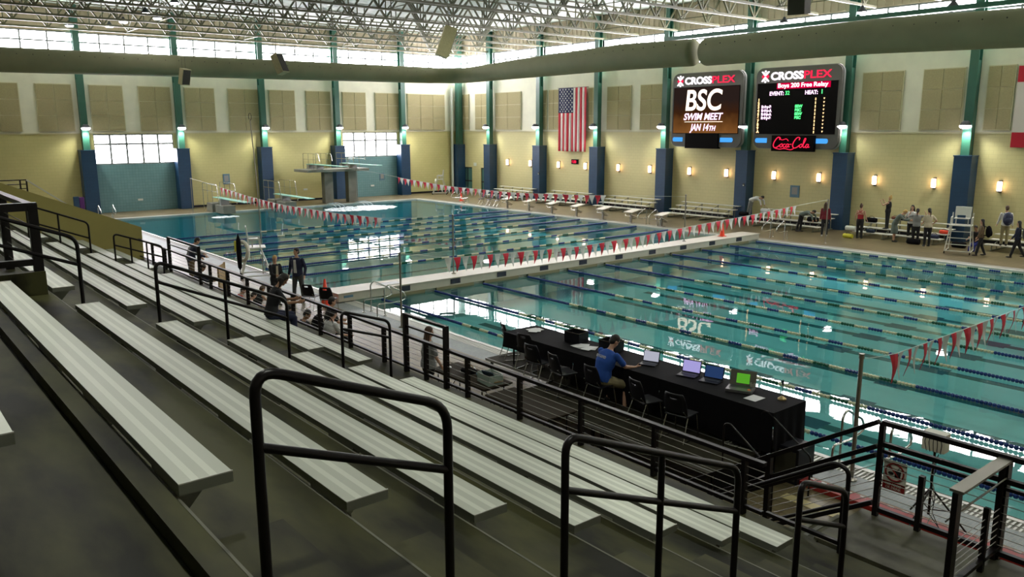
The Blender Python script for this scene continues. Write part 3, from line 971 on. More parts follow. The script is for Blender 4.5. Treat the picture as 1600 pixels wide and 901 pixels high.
text('1', 4.26, 3.08, .24, 'led_green', s2, 'screen_lettering', y=-.05, w=1.2, bold=.004)
for i, ch in enumerate('123456789A'):
    text(ch, .22, 2.74 - .205 * i, .16, 'led_amber', s2, 'lane_number', y=-.05, bold=.012)
    text(':', 3.98, 2.74 - .205 * i, .16, 'led_amber', s2, 'time_mark', y=-.05, bold=.02)
    mk = MB(); mk.prism([(4.48, 2.86 - .205 * i), (4.58, 2.86 - .205 * i), (4.52, 2.76 - .205 * i)], -.05, -.04, 'led_amber'); mk.build('place_mark', s2)
for i, (a, c) in enumerate((('Relay-B', 'SEW'), ('Relay-A', 'BSC'), ('Relay-A', 'SEW'), ('Relay-B', 'BSC'))):
    text(a, .48, 2.34 - .215 * i, .155, 'led_pink', s2, 'team_name', y=-.05, w=.98, bold=.012)
    text(c, 2.72, 2.34 - .215 * i, .155, 'led_green', s2, 'team_code', y=-.05, w=1.05, bold=.012)
# soft drink sign under the second scoreboard: script lettering drawn as strokes
t = thing('drink_sign', 'black lit sign with flowing pink-red script under the second scoreboard', 'sign', (-28.1, YB - 1.40, 4.38))
MB().box(0, 2.75, 0, .22, 0, .92, 'screen_dark').build('sign_box', t)
def stroke(b, pts, r=.023):
    P = [Vector((x, -.035, z)) for x, z in pts]
    out = []
    for i in range(len(P) - 1):
        p0 = P[max(0, i - 1)]; p1 = P[i]; p2 = P[i + 1]; p3 = P[min(len(P) - 1, i + 2)]
        for k in range(5):
            u = k / 5
            out.append(.5 * ((2 * p1) + (p2 - p0) * u + (2 * p0 - 5 * p1 + 4 * p2 - p3) * u * u + (3 * p1 - p0 - 3 * p2 + p3) * u ** 3))
    out.append(P[-1]); b.tube(out, r, 'led_red', 6)
def script_word(word, x0):
    b = MB(); x = x0
    for ch in word:
        if ch == 'C':
            stroke(b, [(x + .46, .66), (x + .50, .78), (x + .34, .80), (x + .14, .58), (x + .06, .34), (x + .16, .20), (x + .36, .26), (x + .48, .36)], .027); x += .44
        elif ch == 'o':
            stroke(b, [(x + .20, .44), (x + .08, .38), (x + .06, .28), (x + .14, .24), (x + .24, .34), (x + .20, .44)]); x += .22
        elif ch == 'c':
            stroke(b, [(x + .20, .42), (x + .10, .40), (x + .05, .30), (x + .12, .23), (x + .22, .28)]); x += .19
        elif ch == 'a':
            stroke(b, [(x + .22, .42), (x + .12, .42), (x + .05, .30), (x + .11, .23), (x + .21, .34), (x + .24, .42)]); stroke(b, [(x + .24, .42), (x + .20, .26), (x + .30, .28)]); x += .27
        elif ch == 'l':
            stroke(b, [(x + .04, .32), (x + .22, .70), (x + .17, .76), (x + .10, .60), (x + .07, .30), (x + .14, .24), (x + .20, .30)]); x += .18
        elif ch == '-':
            stroke(b, [(x + .02, .40), (x + .14, .42)]); x += .16
    return b, x
b, xe = script_word('Coca-Cola', .10)
stroke(b, [(.50, .80), (.72, .66), (1.0, .72), (1.15, .60)], .02)
stroke(b, [(.28, .18), (.60, .12), (.9, .16), (1.3, .10), (1.5, .16)], .022)
b.build('script_lettering', t, True)

# ------------------------------------------------------------------ flags on the wall
def us_flag():
    t = thing('national_flag', 'red white and blue striped flag hanging upright on the scoreboard wall', 'flag', (-48.05, YB - .28, 3.95))
    W, Hh = 3.12, 4.82
    def wav(x, z): return .05 * math.sin(x * 5.2) * (1.15 - z / Hh * .8)
    sw = W / 13
    for i in range(13):
        b = MB(); vs = []; N = 12
        z1 = Hh if i >= 7 else Hh - 1.88
        for j in range(N + 1):
            z = z1 * j / N
            for xx in (sw * i, sw * (i + .5), sw * (i + 1)):
                vs.append((xx, wav(xx, z), z))
        fs = [(j * 3 + q, j * 3 + q + 1, (j + 1) * 3 + q + 1, (j + 1) * 3 + q) for j in range(N) for q in (0, 1)]
        b.add(vs, fs, 'flag_red' if i % 2 == 0 else 'flag_white')
        o = b.build('stripe', t, True); sd = o.modifiers.new('cloth', 'SOLIDIFY'); sd.thickness = .012
    b = MB(); vs = []; N = 6; M_ = 14
    for j in range(N + 1):
        for k in range(M_ + 1):
            xx = sw * 7 * k / M_; z = Hh - 1.88 + 1.88 * j / N
            vs.append((xx, wav(xx, z), z))
    b.add(vs, [(j * (M_ + 1) + k, j * (M_ + 1) + k + 1, (j + 1) * (M_ + 1) + k + 1, (j + 1) * (M_ + 1) + k) for j in range(N) for k in range(M_)], 'flag_blue')
    o = b.build('canton', t, True); sd = o.modifiers.new('cloth', 'SOLIDIFY'); sd.thickness = .012
    b = MB()
    for r_ in range(11):
        for c in range(5 if r_ % 2 == 0 else 4):
            # nine columns along the length, turned upright
            xx = sw * 7 * ((c + (.5 if r_ % 2 == 0 else 1.0)) / 5.0); z = Hh - .12 - r_ * .164
            pts = []
            for q in range(10):
                rr = .085 if q % 2 == 0 else .035
                a = PI / 2 + q * PI / 5
                pts.append((xx + rr * math.cos(a), z + rr * math.sin(a)))
            y = wav(xx, z) - .015
            b.prism(pts, y, y + .004, 'plaque_white')
    b.build('stars', t)
    MB().tube([(-.1, .0, Hh + .02), (W + .1, .0, Hh + .02)], .02, 'steel_pole', 8).build('hanging_rod', t)
    for xx in (.1, W - .1): MB().bar((xx, 0, Hh + .02), (xx, .275, Hh + .02), .03, .03, 'steel_pole').build('wall_hook', t)
us_flag()
t = thing('wall_banner', 'red and white banner cut off by the right edge of the photo', 'banner', (-15.62, YB - .12, 4.78))
b = MB(); b.box(0, 5.2, 0, .02, .7, 3.12, 'flag_white'); b.build('white_field', t)
b = MB(); b.box(0, 5.2, -.002, .022, 0, .72, 'flag_red'); b.build('red_band', t)
b = MB(); b.box(0, 5.2, -.002, .022, 3.1, 3.86, 'flag_red'); b.build('red_band', t)

# clock, exit boxes, plaques, small wall devices
t = thing('pace_clock', 'small black digital clock with red numerals below the flag', 'clock', (-46.72, YB, 2.98))
MB().box(0, .72, -.10, -.005, 0, .36, 'screen_dark').build('clock_case', t)
text('6:30', .06, .08, .20, 'led_red', t, 'numerals', y=-.11, bold=.01)
def plaque(axis, a, z, w, h, m_, name, lab, cat, inner=None, grp=None):
    t = thing(name, lab, cat, (XL, a, z) if axis == 'y' else (a, YB, z), 0, grp)
    if axis == 'y':
        MB().box(.005, .04, 0, w, 0, h, m_).build('board', t, bevel=.004)
        if inner: MB().box(.04, .046, w * .2, w * .8, h * .25, h * .85, inner).build('emblem', t)
    else:
        MB().box(0, w, -.04, -.005, 0, h, m_).build('board', t, bevel=.004)
        if inner: MB().box(w * .2, w * .8, -.046, -.04, h * .25, h * .85, inner).build('emblem', t)
plaque('y', 22.4, 1.60, .52, .78, 'plaque_blue', 'wall_plaque', 'grey-blue rules board on the window wall right of the first window', 'sign', 'board_edge')
plaque('x', -27.5, 1.60, .62, .72, 'plaque_blue', 'wall_plaque', 'grey-blue rules board on the scoreboard wall left of a blue pilaster', 'sign', 'board_edge')
plaque('y', 36.0, 1.32, .50, .62, 'plaque_blue', 'wall_plaque', 'small square plaque on the teal tiles behind the dive tower', 'sign', 'board_edge')
for a, z, l in ((16.2, .72, 'small white light box low on the teal tiles under the first window'), (28.9, .82, 'small white light box on the yellow wall beside the dive tower'), (35.1, .84, 'small white light box low on the teal tiles behind the dive tower')):
    plaque('y', a, z, .34, .14, 'plaque_white', 'exit_light', l, 'light box')
plaque('x', -59.62, 2.38, .42, .30, 'plaque_white', 'exit_light', 'pale sign box on the wall above between the two doors', 'light box')
for cx, z, l in ((COLX[8] if len(COLX) > 8 else -43, 2.0, None),):
    pass
plaque_dev = [(-49.85, 2.05, 'small dark wall box on the blue pilaster beside the flag'), (-30.35, 2.15, 'small dark wall box on the blue pilaster below the first scoreboard')]
for x, z, l in plaque_dev:
    t = thing('wall_box', l, 'box', (x, YB - .8, z)); MB().box(0, .14, -.05, -.002, 0, .17, 'lamp_body').build('housing', t); MB().box(.03, .11, -.06, -.05, .02, .08, 'plaque_white').build('button', t)

# ================================================================== BLEACHER BENCHES
STRIPS = [('stripe_a', .0, .062), ('stripe_b', .062, .098), ('stripe_a', .098, .150), ('stripe_b', .150, .186), ('stripe_a', .186, .254)]
def bench_meshes(Lb):
    b = MB()
    b.box(0, Lb, 0, .254, -.050, -.004, 'alu_end')  # board sides darker than the top, shade put into their colour
    for m_, a, c in STRIPS:
        b.box(0.002, Lb - .002, a, c, -.004, .0, m_)
    bd = b.mesh('seat_board')
    e = MB(); e.box(-.006, .0, -.003, .257, -.055, -.002, 'alu_end'); e.box(Lb, Lb + .006, -.003, .257, -.055, -.002, 'alu_end'); e.box(-.006, .002, -.003, .257, -.002, .004, 'alu_white'); e.box(Lb - .002, Lb + .006, -.003, .257, -.002, .004, 'alu_white')
    ed = e.mesh('end_cap')
    s = MB()
    s.box(-.20, .20, 0.0, .05, -.13, -.05, 'alu_end')
    s.box(-.03, .03, .0, .24, -.10, -.05, 'alu_end')
    s.prism([(.0, -.43), (.0, -.10), (.23, -.07), (.23, -.10), (.05, -.30), (.05, -.43)], -.025, .025, 'alu_end', 'x')
    sp_ = s.mesh('bracket')
    return bd, ed, sp_
rown = ['second row', 'third row', 'fourth row', 'fifth row', 'sixth row', 'seventh row', 'front row']
def bench(x0, x1, n, lab, grp):
    Lb = x1 - x0
    key = round(Lb, 3)
    if key not in BCH: BCH[key] = bench_meshes(Lb)
    bd, ed, sp_ = BCH[key]
    t = thing('bleacher_bench', lab, 'bench', (x0, edge(n), flo(n) + .43), 0, grp)
    for nm, me in (('seat_board', bd), ('end_cap', ed)):
        o = bpy.data.objects.new(nm, me); col.objects.link(o); o.parent = t
    k = max(2, int(round(Lb / 1.55)) + 1)
    for i in range(k):
        o = bpy.data.objects.new('bracket', sp_); col.objects.link(o); o.parent = t
        o.location = (.25 + (Lb - .5) * i / (k - 1), 0, 0)
BCH = {}
ordn = {-1: 'topmost', 0: 'second from the top', 1: 'third from the top', 2: 'fourth from the top', 3: 'fifth from the top', 4: 'sixth from the top', 5: 'seventh from the top', 6: 'lowest'}
for n in range(-1, 7):
    bench(-10.32, -3.76 if n != -1 else -3.95, n, 'striped aluminium bench in the nearest block, %s row%s' % (ordn[n], ', only its end showing' if n == -1 else ''), 'benches in the nearest bleacher block')
for n in range(1, 7):
    bench(-22.28, -11.62, n, 'striped aluminium bench in the middle block beyond the first aisle, %s row' % {1: 'top', 2: 'second', 3: 'third', 4: 'fourth', 5: 'fifth', 6: 'lowest'}[n], 'benches in the middle bleacher block')
for n in range(1, 7):
    bench(-28.1, -23.45, n, 'striped aluminium bench in the far block against the olive wall, %s row' % {1: 'top', 2: 'second', 3: 'third', 4: 'fourth', 5: 'fifth', 6: 'lowest'}[n], 'benches in the far bleacher block')
bench(-19.0, -12.1, 0, 'aluminium bench behind the dark opening guard at the left edge', 'benches in the middle bleacher block')

# ================================================================== HANDRAILS
def aisle_rail(x, pts, mid, posts, r, lab, grp='handrails in the bleacher aisles'):
    """pts: (y,z) of the top tube, first and last drop to the concrete; posts: extra (y,ztop,zbase)"""
    y0, z0 = pts[0]
    t = thing('aisle_handrail', lab, 'handrail', (x, pts[0][0], pts[0][2] if len(pts[0]) > 2 else mid[2]), 0, grp)
    oz = t.location.z; oy = t.location.y
    P = [(0, a - oy, c - oz) for a, c in [q[:2] for q in pts]]
    MB().tube(rounded(P, .12, 6), r, 'black_steel', 12).build('top_rail', t, True)
    MB().tube([(0, mid[0][0] - oy, mid[0][1] - oz), (0, mid[1][0] - oy, mid[1][1] - oz)], r * .9, 'black_steel', 10).build('middle_rail', t, True)
    for y, zt_, zb_ in posts:
        MB().tube([(0, y - oy, zb_ - oz), (0, y - oy, zt_ - oz)], r * .95, 'black_steel', 10).build('post', t, True)
    for a, zb_ in ((pts[0][0], pts[0][1]), (pts[-1][0], pts[-1][1])):
        MB().lathe([(r * 1.7, 0), (r * 1.7, .012)], 'black_steel', 12, (0, a - oy, zb_ - oz)).build('foot_plate', t)
def ft(y, aisle=True):
    """height of the aisle walking surface at y"""
    n = math.floor((y - E0) / RUN)
    z = flo(n)
    if aisle and (y - edge(n)) < RUN * .5: z += RISE / 2
    return z
def R(x, y0, z0, y1, z1, nmid, r, lab, grp='handrails in the bleacher aisles', md=.36):
    zb0, zb1 = ft(y0), ft(y1)
    sl = (z1 - z0) / (y1 - y0)
    posts = [(y0 + (y1 - y0) * k / (nmid + 1), z0 + (z1 - z0) * k / (nmid + 1), ft(y0 + (y1 - y0) * k / (nmid + 1))) for k in range(1, nmid + 1)]
    aisle_rail(x, [(y0, zb0), (y0, z0), (y1, z1), (y1, zb1)], ((y0, z0 - md), (y1, z1 - md), zb1), posts, r, lab, grp)
R(-3.05, 1.17, 4.86, 2.10, 4.50, 0, .0235, 'big black handrail in the near aisle, closest to the camera', md=.33)
R(-3.05, 2.88, 4.15, 4.52, 3.50, 1, .0235, 'black handrail in the near aisle, second down with three posts', md=.32)
R(-3.05, 5.34, 3.16, 6.06, 2.86, 0, .0235, 'short black handrail in the near aisle, lowest beside the landing', md=.31)
R(-10.95, 3.0, 4.11, 4.76, 3.36, 1, .0235, 'black handrail in the second aisle with three posts, beside the seated woman', md=.27)
R(-10.95, 5.62, 3.06, 6.46, 2.78, 0, .0235, 'short black handrail at the foot of the second aisle', md=.27)
R(-10.95, .15, 5.26, 2.12, 4.49, 1, .0235, 'black handrail at the left edge passing in front of the opening guard', md=.33)
R(-22.9, 3.4, 3.97, 4.74, 3.43, 1, .0235, 'black handrail in the far aisle before the olive wall', md=.40)
R(-22.9, 5.31, 3.10, 6.50, 2.66, 2, .0235, 'short black handrail at the foot of the far aisle beside the olive wall end', md=.30)
R(-22.9, .6, 5.10, 2.4, 4.36, 1, .0235, 'thin black handrail high in the far aisle near the left edge', md=.40)

# guard around the opening behind the middle block
t = thing('opening_guard', 'heavy black guard rail of thick posts round the opening at the left edge', 'guard rail', (-11.7, 1.8, 3.72))
for i, x in enumerate((0, -2.45, -4.9, -7.35)):
    MB().bar((x, 0, 0), (x, 0, 1.10), .11, .09, 'black_steel').build('post', t)
MB().bar((.08, 0, 1.12), (-7.5, 0, 1.12), .10, .06, 'black_steel').build('top_rail', t)
MB().bar((0, .05, 1.12), (0, -1.7, 1.12), .12, .10, 'black_steel').build('side_rail', t)
MB().bar((0, 0, .42), (0, -1.7, .42), .08, .08, 'black_steel').build('side_rail', t)
for k in range(4):
    MB().tube([(0, 0, .2 + .22 * k), (-7.4, 0, .2 + .22 * k)], .006, 'cable_steel', 5).build('cable', t)
MB().bar((0, -1.7, 0), (0, -1.7, 1.1), .10, .10, 'black_steel').build('post', t)

# front guard rail
t = thing('front_guard_rail', 'long black cable guard rail along the foot of the bleachers', 'guard rail', (-4.0, 7.3, 1.57))
zb_, low, hi = 0.0, .66, 1.04
def fx(x): return x + 4.0
MB().bar((fx(-28.2), 0, low), (fx(-4.6), 0, low), .065, .045, 'black_steel').build('top_rail', t)
MB().bar((fx(-28.2), 0, .10), (fx(-4.6), 0, .10), .045, .04, 'black_steel').build('bottom_rail', t)
posts = [-4.85 - 1.29 * k for k in range(18)]
for x in posts:
    if -25.2 < x < -22.2 or -12.0 < x < -10.5: continue
    MB().bar((fx(x), 0, 0), (fx(x), 0, low), .075, .05, 'black_steel').build('post', t)
for (a, c) in ((-11.83, -10.6), (-25.05, -22.42)):
    for x in (a, c):
        MB().bar((fx(x), 0, 0), (fx(x), 0, hi), .085, .06, 'black_steel').build('tall_post', t)
    MB().bar((fx(a) - .04, 0, hi), (fx(c) + .04, 0, hi), .065, .045, 'black_steel').build('upper_rail', t)
    MB().bar((fx(a), 0, hi - .2), (fx(c), 0, hi - .2), .03, .03, 'black_steel').build('upper_rail', t)
MB().bar((fx(-11.2), 0, 0), (fx(-11.2), 0, low), .075, .05, 'black_steel').build('post', t)
for k in range(5):
    MB().tube([(fx(-28.2), 0, .19 + .095 * k), (fx(-4.6), 0, .19 + .095 * k)], .0045, 'cable_steel', 5).build('cable', t)

# guard rails of the landing and stair
t = thing('stair_guard_rail', 'black triple guard rail sloping down beside the stair to the pool deck', 'guard rail', (-3.92, 8.37, 1.58))
sl = (2.66 - 1.40) / (5.92 - 3.92)
for (dz, w_, nm) in ((1.08, .06, 'top_rail'), (.80, .035, 'handrail_tube'), (.70, .05, 'second_rail'), (.14, .05, 'bottom_rail')):
    L_ = 2.7
    MB().bar((0, 0, dz), (-L_, 0, dz - sl * L_), w_, .05, 'black_steel').build(nm, t)
for x in (-1.3, -2.6):
    MB().bar((x, 0, -.0 if x == 0 else max(-1.58, -sl * -x * 1.02 - .12)), (x, 0, 1.10 - sl * -x), .065, .065, 'black_steel').build('post', t)
for k in range(5):
    MB().tube([(0, 0, .22 + .09 * k), (-2.6, 0, .22 + .09 * k - sl * 2.6)], .0045, 'cable_steel', 5).build('cable', t)
t = thing('stair_handrail', 'black looped handrail on the bleacher side of the deck stair', 'handrail', (-3.78, 7.52, 1.58))
MB().tube(rounded([(0, 0, 0), (0, 0, .80), (-.15, 0, .84), (-2.3, 0, -.52), (-2.3, 0, -1.35)], .12), .0235, 'black_steel', 12).build('top_rail', t, True)
MB().tube([(-.05, 0, .42), (-2.25, 0, -.95)], .02, 'black_steel', 10).build('middle_rail', t, True)
MB().bar((.08, -.20, 0), (.08, -.20, .66), .065, .05, 'black_steel').build('post', t)
MB().bar((.08, -.20, .10), (-.78, -.20, .10), .045, .04, 'black_steel').build('bottom_rail', t)

t = thing('landing_guard_rail', 'black cable guard rail along the pool side of the concrete landing', 'guard rail', (-3.92, 8.38, 1.58))
for (dz, w_, nm) in ((1.08, .06, 'top_rail'), (.84, .05, 'second_rail'), (.76, .035, 'handrail_tube'), (.08, .05, 'bottom_rail')):
    MB().bar((.04, 0, dz), (5.2, 0, dz), w_, .05 if w_ > .04 else .035, 'black_steel').build(nm, t)
for x in (.04, .50, 1.24, 2.5, 3.8, 5.1):
    MB().bar((x, 0, 0), (x, 0, .62 if x == .50 else 1.08), .055, .055, 'black_steel').build('post', t)
for k in range(7):
    MB().tube([(.04, 0, .16 + .085 * k), (5.1, 0, .16 + .085 * k)], .0045, 'cable_steel', 5).build('cable', t)
t = thing('landing_side_guard', 'dark guard with wide flat bars rising at the right edge of the landing', 'guard rail', (-2.66, 7.28, 1.58))
MB().bar((0, 0, 0), (0, 0, 1.05), .10, .05, 'black_steel').build('post', t)
MB().bar((0, 1.16, 0), (0, 1.16, 1.07), .10, .05, 'black_steel').build('post', t)
MB().bar((0, .75, 0), (0, .75, .66), .05, .05, 'black_steel').build('post', t)
MB().box(-.06, .06, -.03, 1.22, 1.05, 1.075, 'steel_pole').build('top_plate', t)
MB().obox((-.03, .58, .80), (.012, 1.16, .17), 'steel_pole', Matrix.Rotation(math.radians(35), 3, 'Y')).build('flat_bar', t)
MB().bar((0, 0, .12), (0, 1.16, .12), .05, .04, 'black_steel').build('bottom_rail', t)
for k in range(6):
    MB().tube([(0, 0, .2 + .07 * k), (0, 1.16, .2 + .07 * k)], .0045, 'cable_steel', 5).build('cable', t)
t = thing('upper_stair_rail', 'far pale stair rail showing above the olive wall at upper left', 'handrail', (-33.6, 4.2, 2.7))
MB().bar((0, -1.5, 1.3), (0, .9, 1.3), .04, .04, 'black_steel').build('top_rail', t)
MB().bar((0, -1.5, 1.15), (0, .9, 1.15), .03, .03, 'black_steel').build('middle_rail', t)
MB().bar((0, -1.5, 1.0), (0, .9, 1.0), .03, .03, 'black_steel').build('middle_rail', t)
for y in (-1.5, .7, .9): MB().bar((0, y, -2.7), (0, y, 1.3), .05, .05, 'black_steel').build('post', t)
MB().bar((0, .9, 1.3), (0, 2.3, .2), .06, .05, 'alu_white').build('slanting_rail', t)
MB().bar((0, 2.3, .2), (0, 2.3, -2.7), .05, .05, 'alu_white').build('post', t)

# no food or drink sign on the guard rail
t = thing('prohibition_sign', 'white no food or drink sign with red ring tied to the landing guard', 'sign', (-3.86, 8.44, 1.90), 0)
MB().box(0, .25, 0, .008, 0, .34, 'sign_white').build('sign_board', t)
b = MB(); b.box(.005, .245, -.003, 0, .005, .095, 'sign_red'); b.build('red_band', t)
b = MB()
ring = [(.125 + .098 * math.cos(a * PI / 12), -.004, .215 + .098 * math.sin(a * PI / 12)) for a in range(25)]
b.tube(ring, .009, 'sign_red', 6, False); b.tube([(.125 - .07, -.004, .215 + .07), (.125 + .07, -.004, .215 - .07)], .008, 'sign_red', 6); b.build('red_ring', t)
b = MB(); b.prism([(.13, .15), (.185, .15), (.195, .24), (.12, .24)], -.004, 0, 'black_plain'); b.bar((.15, -.003, .24), (.175, -.003, .28), .004, .006, 'black_plain'); b.ell((.085, -.002, .195), (.032, .003, .018), 'black_plain', 10, 5); b.build('cup_and_food', t)
text('NO FOOD', .04, .056, .028, 'sign_white', t, 'sign_lettering', y=-.006, fit=.17, ext=.001)
text('OR DRINK', .04, .018, .028, 'sign_white', t, 'sign_lettering', y=-.006, fit=.17, ext=.001)

# ================================================================== LANE ROPES
def rope(p0, p1, lab, grp, redat=None, solid=5.0):
    p0, p1 = Vector(p0), Vector(p1)
    L_ = (p1 - p0).length; d = (p1 - p0) / L_
    t = thing('lane_rope', lab, 'lane rope', p0, math.atan2(d.y, d.x), grp)
    MB().tube([(0, 0, 0), (L_, 0, 0)], .008, 'cable_steel', 5).build('cable', t)
    def band(a, c, m_):
        key = (round(c - a, 2), m_)
        if key not in FB:
            b = MB(); w_ = c - a; n_ = max(1, int(round(w_ / .085)))
            for i in range(n_):
                u = w_ * i / n_; q = w_ / n_
                b.lathe([(.022, u + .003), (.046, u + q * .25), (.046, u + q * .75), (.022, u + q - .003)], m_, 7, (0, 0, 0), 'x', False)
            FB[key] = b.mesh('float_band')
        o = bpy.data.objects.new('float_band', FB[key]); col.objects.link(o); o.parent = t; o.location = (a, 0, 0)
    band(.25, solid, 'float_blue')
    x = solid; k = 0; seq = ['float_white', 'float_green', 'float_white', 'float_blue']
    end = L_ - solid
    w_ = .42
    n_ = int((end - solid) / w_); w_ = (end - solid) / n_
    for i in range(n_):
        band(x, x + w_, seq[i % 4]); x += w_
    band(end, L_ - .25, 'float_blue')
FB = {}
for k, y in enumerate(LY):
    rope((BX1 + .02, y, -.01), (PX1, y, -.01), 'blue white and green lane rope in the near pool, %s from the bleacher side' % (['first', 'second', 'third', 'fourth', 'fifth', 'sixth', 'seventh', 'eighth', 'ninth', 'tenth', 'last'][k]), 'lane ropes of the near pool')
for k in range(7):
    x = -44.65 + 2.42 * k
    rope((x, PY0, -.01), (x, PY1, -.01), 'lane rope in the far pool, %s counted from the diving end' % (['first', 'second', 'third', 'fourth', 'fifth', 'sixth', 'seventh'][k]), 'lane ropes of the far pool')

# ================================================================== PENNANT LINES
def interp(pts, u):
    if u <= pts[0][0]: return pts[0][1]
    for (a, za), (c, zc) in zip(pts[:-1], pts[1:]):
        if u <= c: return za + (zc - za) * (u - a) / (c - a)
    return pts[-1][1]
PEN = {}
def pennants(axis, fixed, pts, a0, a1, step, lab, size=(.21, .34), first='r'):
    f0, f1 = fixed
    def FX(u): return f0 + (f1 - f0) * (u - pts[0][0]) / (pts[-1][0] - pts[0][0])
    t = thing('pennant_line', lab, 'pennant line', (0, 0, 0), 0, 'pennant lines over the pool')
    N = 40
    P = []
    for i in range(N + 1):
        u = pts[0][0] + (pts[-1][0] - pts[0][0]) * i / N
        z = interp(pts, u)
        P.append((u, FX(u), z) if axis == 'x' else (FX(u), u, z))
    MB().tube(P, .007, 'plaque_white', 5).build('cord', t)
    n = int((a1 - a0) / step)
    for i in range(n):
        m_ = ('pennant_red', 'pennant_white')[(i + (first == 'w')) % 2]
        u = a0 + step * (i + .5); z = interp(pts, u)
        key = (axis, m_, size)
        if key not in PEN:
            w_, h_ = size; b = MB()
            n_ = 5; vs = []
            for side in (0, .006):
                for j in range(n_ + 1):
                    v = j / n_; ww = w_ / 2 * (1 - v) + .004; bow = .03 * math.sin(v * PI * 1.3) * (1 if m_ == 'pennant_red' else -1)
                    for q in (-1, 0, 1):
                        vs.append((q * ww, bow + side + .012 * (1 - abs(q)) * (1 - v), -h_ * v) if axis == 'x' else (bow + side + .012 * (1 - abs(q)) * (1 - v), q * ww, -h_ * v))
            K = (n_ + 1) * 3
            fs = [(o_ + j * 3 + q, o_ + j * 3 + q + 1, o_ + (j + 1) * 3 + q + 1, o_ + (j + 1) * 3 + q) for o_ in (0, K) for j in range(n_) for q in (0, 1)]
            fs += [(j * 3, (j + 1) * 3, K + (j + 1) * 3, K + j * 3) for j in range(n_)] + [(j * 3 + 2, (j + 1) * 3 + 2, K + (j + 1) * 3 + 2, K + j * 3 + 2) for j in range(n_)]
            b.add(vs, fs, m_)
            PEN[key] = b.mesh('pennant')
        o = bpy.data.objects.new('pennant', PEN[key]); col.objects.link(o); o.parent = t
        o.location = (u, FX(u), z) if axis == 'x' else (FX(u), u, z)
        tw = random.uniform(-.22, .22)
        o.rotation_euler = (tw * .4, 0, tw) if axis == 'x' else (0, tw * .4, tw)
pennants('x', (18.5, 17.6), [(-57.3, 2.42), (-55.8, 2.37), (-51, 2.13), (-46, 1.88), (-41.6, 1.76), (-34.5, 1.84), (-30.3, 1.99), (-24.95, 2.5)], -51.2, -30.2, .37, 'red and white pennant line over the diving end of the far pool', (.42, .48))
pennants('x', (31.3, 31.4), [(-57.3, 2.6), (-54, 2.44), (-50, 2.18), (-44.9, 1.95), (-38.1, 1.92), (-32.5, 2.12), (-30.2, 2.24), (-25.0, 2.5)], -51.3, -30.0, .42, 'red and white pennant line near the starting blocks of the far pool', (.44, .48))
pennants('y', (-20.11, -21.4), [(12.28, 2.2), (14.1, 1.88), (16.9, 1.76), (19.9, 1.65), (23.2, 1.70), (27.1, 1.84), (31.7, 1.97), (35.2, 2.12), (38.1, 2.2)], 13.9, 35.3, .335, 'red and white pennant line crossing the near pool in mid view', (.25, .46), 'w')
pennants('y', (-6.2, -6.3), [(12.43, 2.10), (13.5, 1.97), (16.2, 1.95), (19.4, 1.95), (26, 1.9), (32, 2.0), (38.1, 2.2)], 13.4, 35.3, .30, 'red and white pennant line at the right edge near the tall guard', (.22, .52))
def pole(x, y, h, lab, z=0.0, r=.03, tilt=0.0):
    t = thing('flag_pole', lab, 'pole', (x, y, z), 0, 'poles holding the pennant lines')
    MB().tube([(0, 0, 0), (0, tilt, h)], r, 'steel_pole', 10).build('pole_tube', t, True)
    MB().lathe([(.09, 0), (.09, .02), (.04, .05)], 'steel_pole', 12).build('base_flange', t)
    MB().lathe([(r * 1.3, h - .06), (r * 1.3, h + .02)], 'steel_pole', 10, (0, tilt, 0)).build('top_cap', t)
pole(-57.3, 18.5, 2.42, 'thin pole at the diving end holding the left pennant line')
pole(-24.95, 17.6, 2.25, 'steel pole standing on the bulkhead in the middle of the photo', .335)
pole(-57.3, 31.3, 2.6, 'thin pole left of the teal wall window holding the far pennant line')
pole(-25.0, 31.4, 2.25, 'thin pole standing on the bulkhead beside the far orange cone', .335)
pole(-20.11, 12.28, 2.22, 'dark pole on the near deck beside the pool ladder')
pole(-21.4, 38.1, 2.22, 'steel pole on the far deck beside the long-haired person in maroon')
pole(-6.2, 12.43, 2.17, 'tall steel pole on the near deck behind the landing guard', 0, .035)
pole(-6.3, 38.1, 2.2, 'steel pole on the far deck outside the view holding the right pennant line')
t = thing('camera_mast', 'very tall thin bowed mast with a loop at its top on the near deck', 'mast', (-31.45, 12.75, 0))
MB().tube([(0, 0, 0), (-.05, .02, 2), (-.22, .05, 4), (-.55, .08, 6.1)], .022, 'steel_pole', 8).build('mast_tube', t, True)
MB().tube([(-.55 + .14 * math.sin(a * PI / 8), .08, 6.24 - .14 * math.cos(a * PI / 8)) for a in range(15)], .012, 'black_steel', 6).build('cable_loop', t, True)

# ================================================================== STARTING BLOCKS, LADDERS, FAR DECK
def start_block(x, y, z, rz, lab, grp):
    t = thing('starting_block', lab, 'starting block', (x, y, z), rz, grp)
    R_ = Matrix.Rotation(math.radians(9), 3, 'X')
    MB().obox((0, .05, .72), (.62, .80, .05), 'block_white', R_).build('top_platform', t, bevel=.008)
    MB().bar((0, .0, .02), (0, .0, .70), .10, .12, 'steel_pole').build('pedestal', t)
    MB().bar((0, .45, .28), (0, -.1, .52), .28, .03, 'block_white').build('step', t)
    MB().bar((0, .0, .30), (0, .42, .22), .05, .05, 'steel_pole').build('step_arm', t)
    MB().box(-.16, .16, -.14, .16, .0, .025, 'steel_pole').build('base_plate', t)
    MB().tube(rounded([(-.22, -.22, .58), (-.22, -.30, .45), (.22, -.30, .45), (.22, -.22, .58)], .05), .014, 'chrome', 7).build('grab_bar', t)
bn = ['first', 'second', 'third', 'fourth', 'fifth', 'sixth', 'seventh']
for k in range(7):
    start_block(-46.0 + 2.42 * k, 37.35, 0, 0, 'white starting block on the far deck, %s counted from the corner side' % bn[k], 'starting blocks on the far deck')

